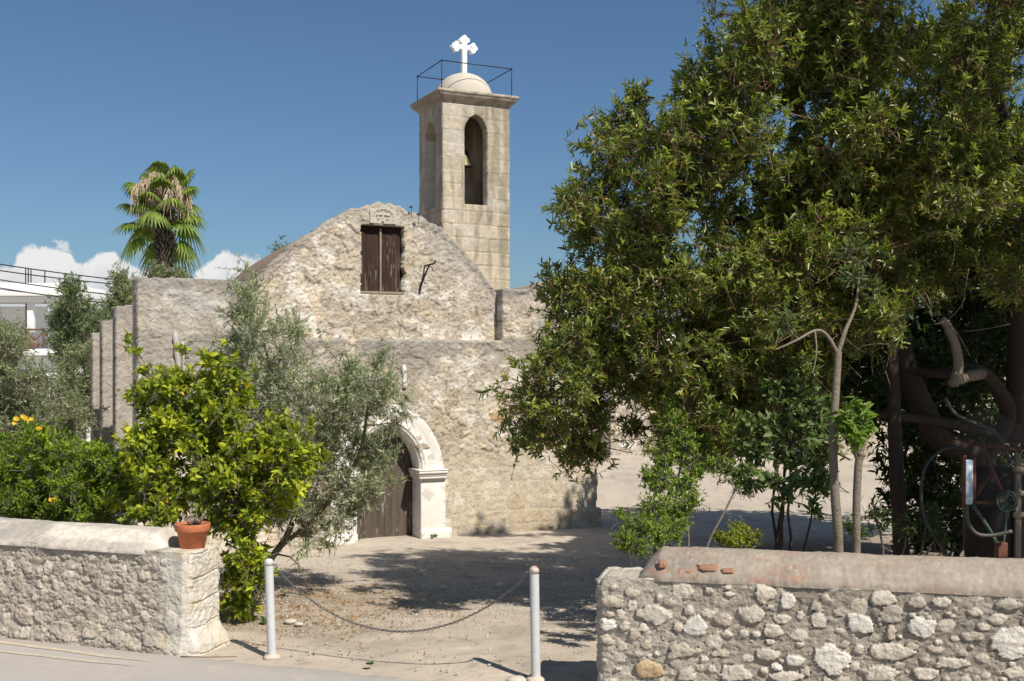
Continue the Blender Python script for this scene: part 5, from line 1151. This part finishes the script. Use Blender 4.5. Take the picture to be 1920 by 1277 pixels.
for y in (880, 925, 965): a = at(1940, y, 11.86); MB().box(a, (.46, .03, .05)).build('rung', M['wood'], rk, bev=.004)
# ------------------------------------------------------------------ ground cover
def scatter():
    n = 16000; X = rng.uniform(-3.6, 3.5, n); Y = rng.uniform(9.4, 18.5, n); dn = fbm(X*1.1+4, Y*1.1, 33); k = (rng.random(n) < .16+.9*ss(.42, .6, dn)*((Y > 11.8))) & (Y+.33*X > 9.75)
    X, Y = X[k], Y[k]; n = len(X); s = rng.uniform(.004, .013, n)**1.0; Z = gz(X, Y)+(fbm(X*1.3, Y*1.3, 3)-.5)*.05+(fbm(X*7, Y*7, 4)-.5)*.014
    base = np.array([(1, 0, 0), (0, 1, 0), (-1, 0, 0), (0, -1, 0), (0, 0, .7), (0, 0, -.7)], float)
    J = base[None]*s[:, None, None]*(1+.5*rng.normal(size=(n, 6, 1))*.5)*[1.3, 1.3, 1]; V = J+np.stack([X, Y, Z+s*.3], -1)[:, None]
    f = np.array([(0, 1, 4), (1, 2, 4), (2, 3, 4), (3, 0, 4), (1, 0, 5), (2, 1, 5), (3, 2, 5), (0, 3, 5)]); I = np.arange(n)[:, None, None]*6
    c = lerp3((.36, .32, .27), (.62, .58, .52), rng.random(n)); tag(fastmesh('gravel', V.reshape(-1, 3), (I+f).reshape(-1, 3), M['gravel'], col=np.repeat(c, 6, 0)), kind='stuff')
    n = 6500; X = rng.normal(-2.5, 1.05, n); Y = rng.normal(12.9, 1.1, n); m2 = 2600; X[-m2:] = rng.uniform(2.5, 6, m2); Y[-m2:] = rng.uniform(10.5, 17, m2); k = (Y+.33*X > 10.0) & (fbm(X*4, Y*4, 5) > .45); k[-m2:] = True; X, Y = X[k], Y[k]; n = len(X)
    Z = gz(X, Y)+(fbm(X*1.3, Y*1.3, 3)-.5)*.05+(fbm(X*7, Y*7, 4)-.5)*.014+.008; a = rng.random(n)*6.28
    D_ = np.stack([np.cos(a), np.sin(a), rng.normal(size=n)*.25], -1); Nn = np.stack([rng.normal(size=n)*.4, rng.normal(size=n)*.4, np.ones(n)], -1); c = lerp3((.20, .11, .05), (.42, .26, .13), rng.random(n))
    V, Fq, C = leaves(np.stack([X, Y, Z], -1), D_, Nn, rng.uniform(.022, .052, n), .016, c, -.25); tag(fastmesh('leaf_litter', V, Fq, M['leaf_soft'], col=C), kind='stuff')
scatter()
def weed(px, py, z, n, s, lab):
    c = gpt(px, py, z); root = thing('weed', lab, 'weed', tuple(c), 'small weeds'); a = rng.random(n)*6.28
    D_ = np.stack([np.cos(a), np.sin(a), .3+rng.random(n)*.8], -1); V, Fq, C = leaves(c+D_*rng.random(n)[:, None]*s*.4+[0, 0, .005], D_, np.tile([0, 0, 1.], (n, 1))+rng.normal(size=(n, 3))*.3, s*.6, s*.4, lerp3((.06, .11, .03), (.12, .19, .05), rng.random(n)))
    fastmesh('leaves', V, Fq, M['leaf_soft'], root, col=C)
weed(812, 1009, -.42, 26, .12, 'small green weed at the foot of the right white door pilaster')
weed(694, 1248, .01, 34, .05, 'tiny green weed in the sand beside the chain shadow')
weed(500, 1170, -.02, 30, .10, 'low reddish weed at the foot of the lemon tree by the left post')
g = MB(); g.tube([gpt(338, 1231, .012), gpt(390, 1232, .016), gpt(444, 1231, .012)], .006, 5); tag(g.build('stick', M['bark_pale']), 'thin dry stick lying on the road edge at the wall end', 'stick')
for (px_, py_, s) in ((545, 1165, .07), (560, 1170, .05), (968, 1275, .09), (1150, 1270, .05)):
    c = gpt(px_, py_, .0); q = rand_dirs(60)*[s, s*.8, s*.35]; 
    import bmesh
    bm = bmesh.new(); bmesh.ops.create_icosphere(bm, subdivisions=3, radius=1)
    V = np.array([v.co[:] for v in bm.verts]); V = V*(1+.35*(fbm(V[:, 0]*2+px_, V[:, 1]*2+V[:, 2], 3)-.5))[:, None]*[s, s*.7, s*.4]+c; Fq = np.array([[v.index for v in f.verts] for f in bm.faces]); bm.free()
    o = fastmesh('rock', V, Fq, M['rubble'], col=np.tile((.52, .47, .4), (len(V), 1)), smooth=True)
    tag(o, {545: 'pale stone at the edge of the lemon bed, nearer the left post', 560: 'small pale stone at the lemon bed, a little farther right', 968: 'flat pale stone at the foot of the right post', 1150: 'small stone at the foot of the right wall'}[px_], 'rock', 'loose stones')
for o in list(bpy.data.objects):
    if '_w' in o: del o['_w']
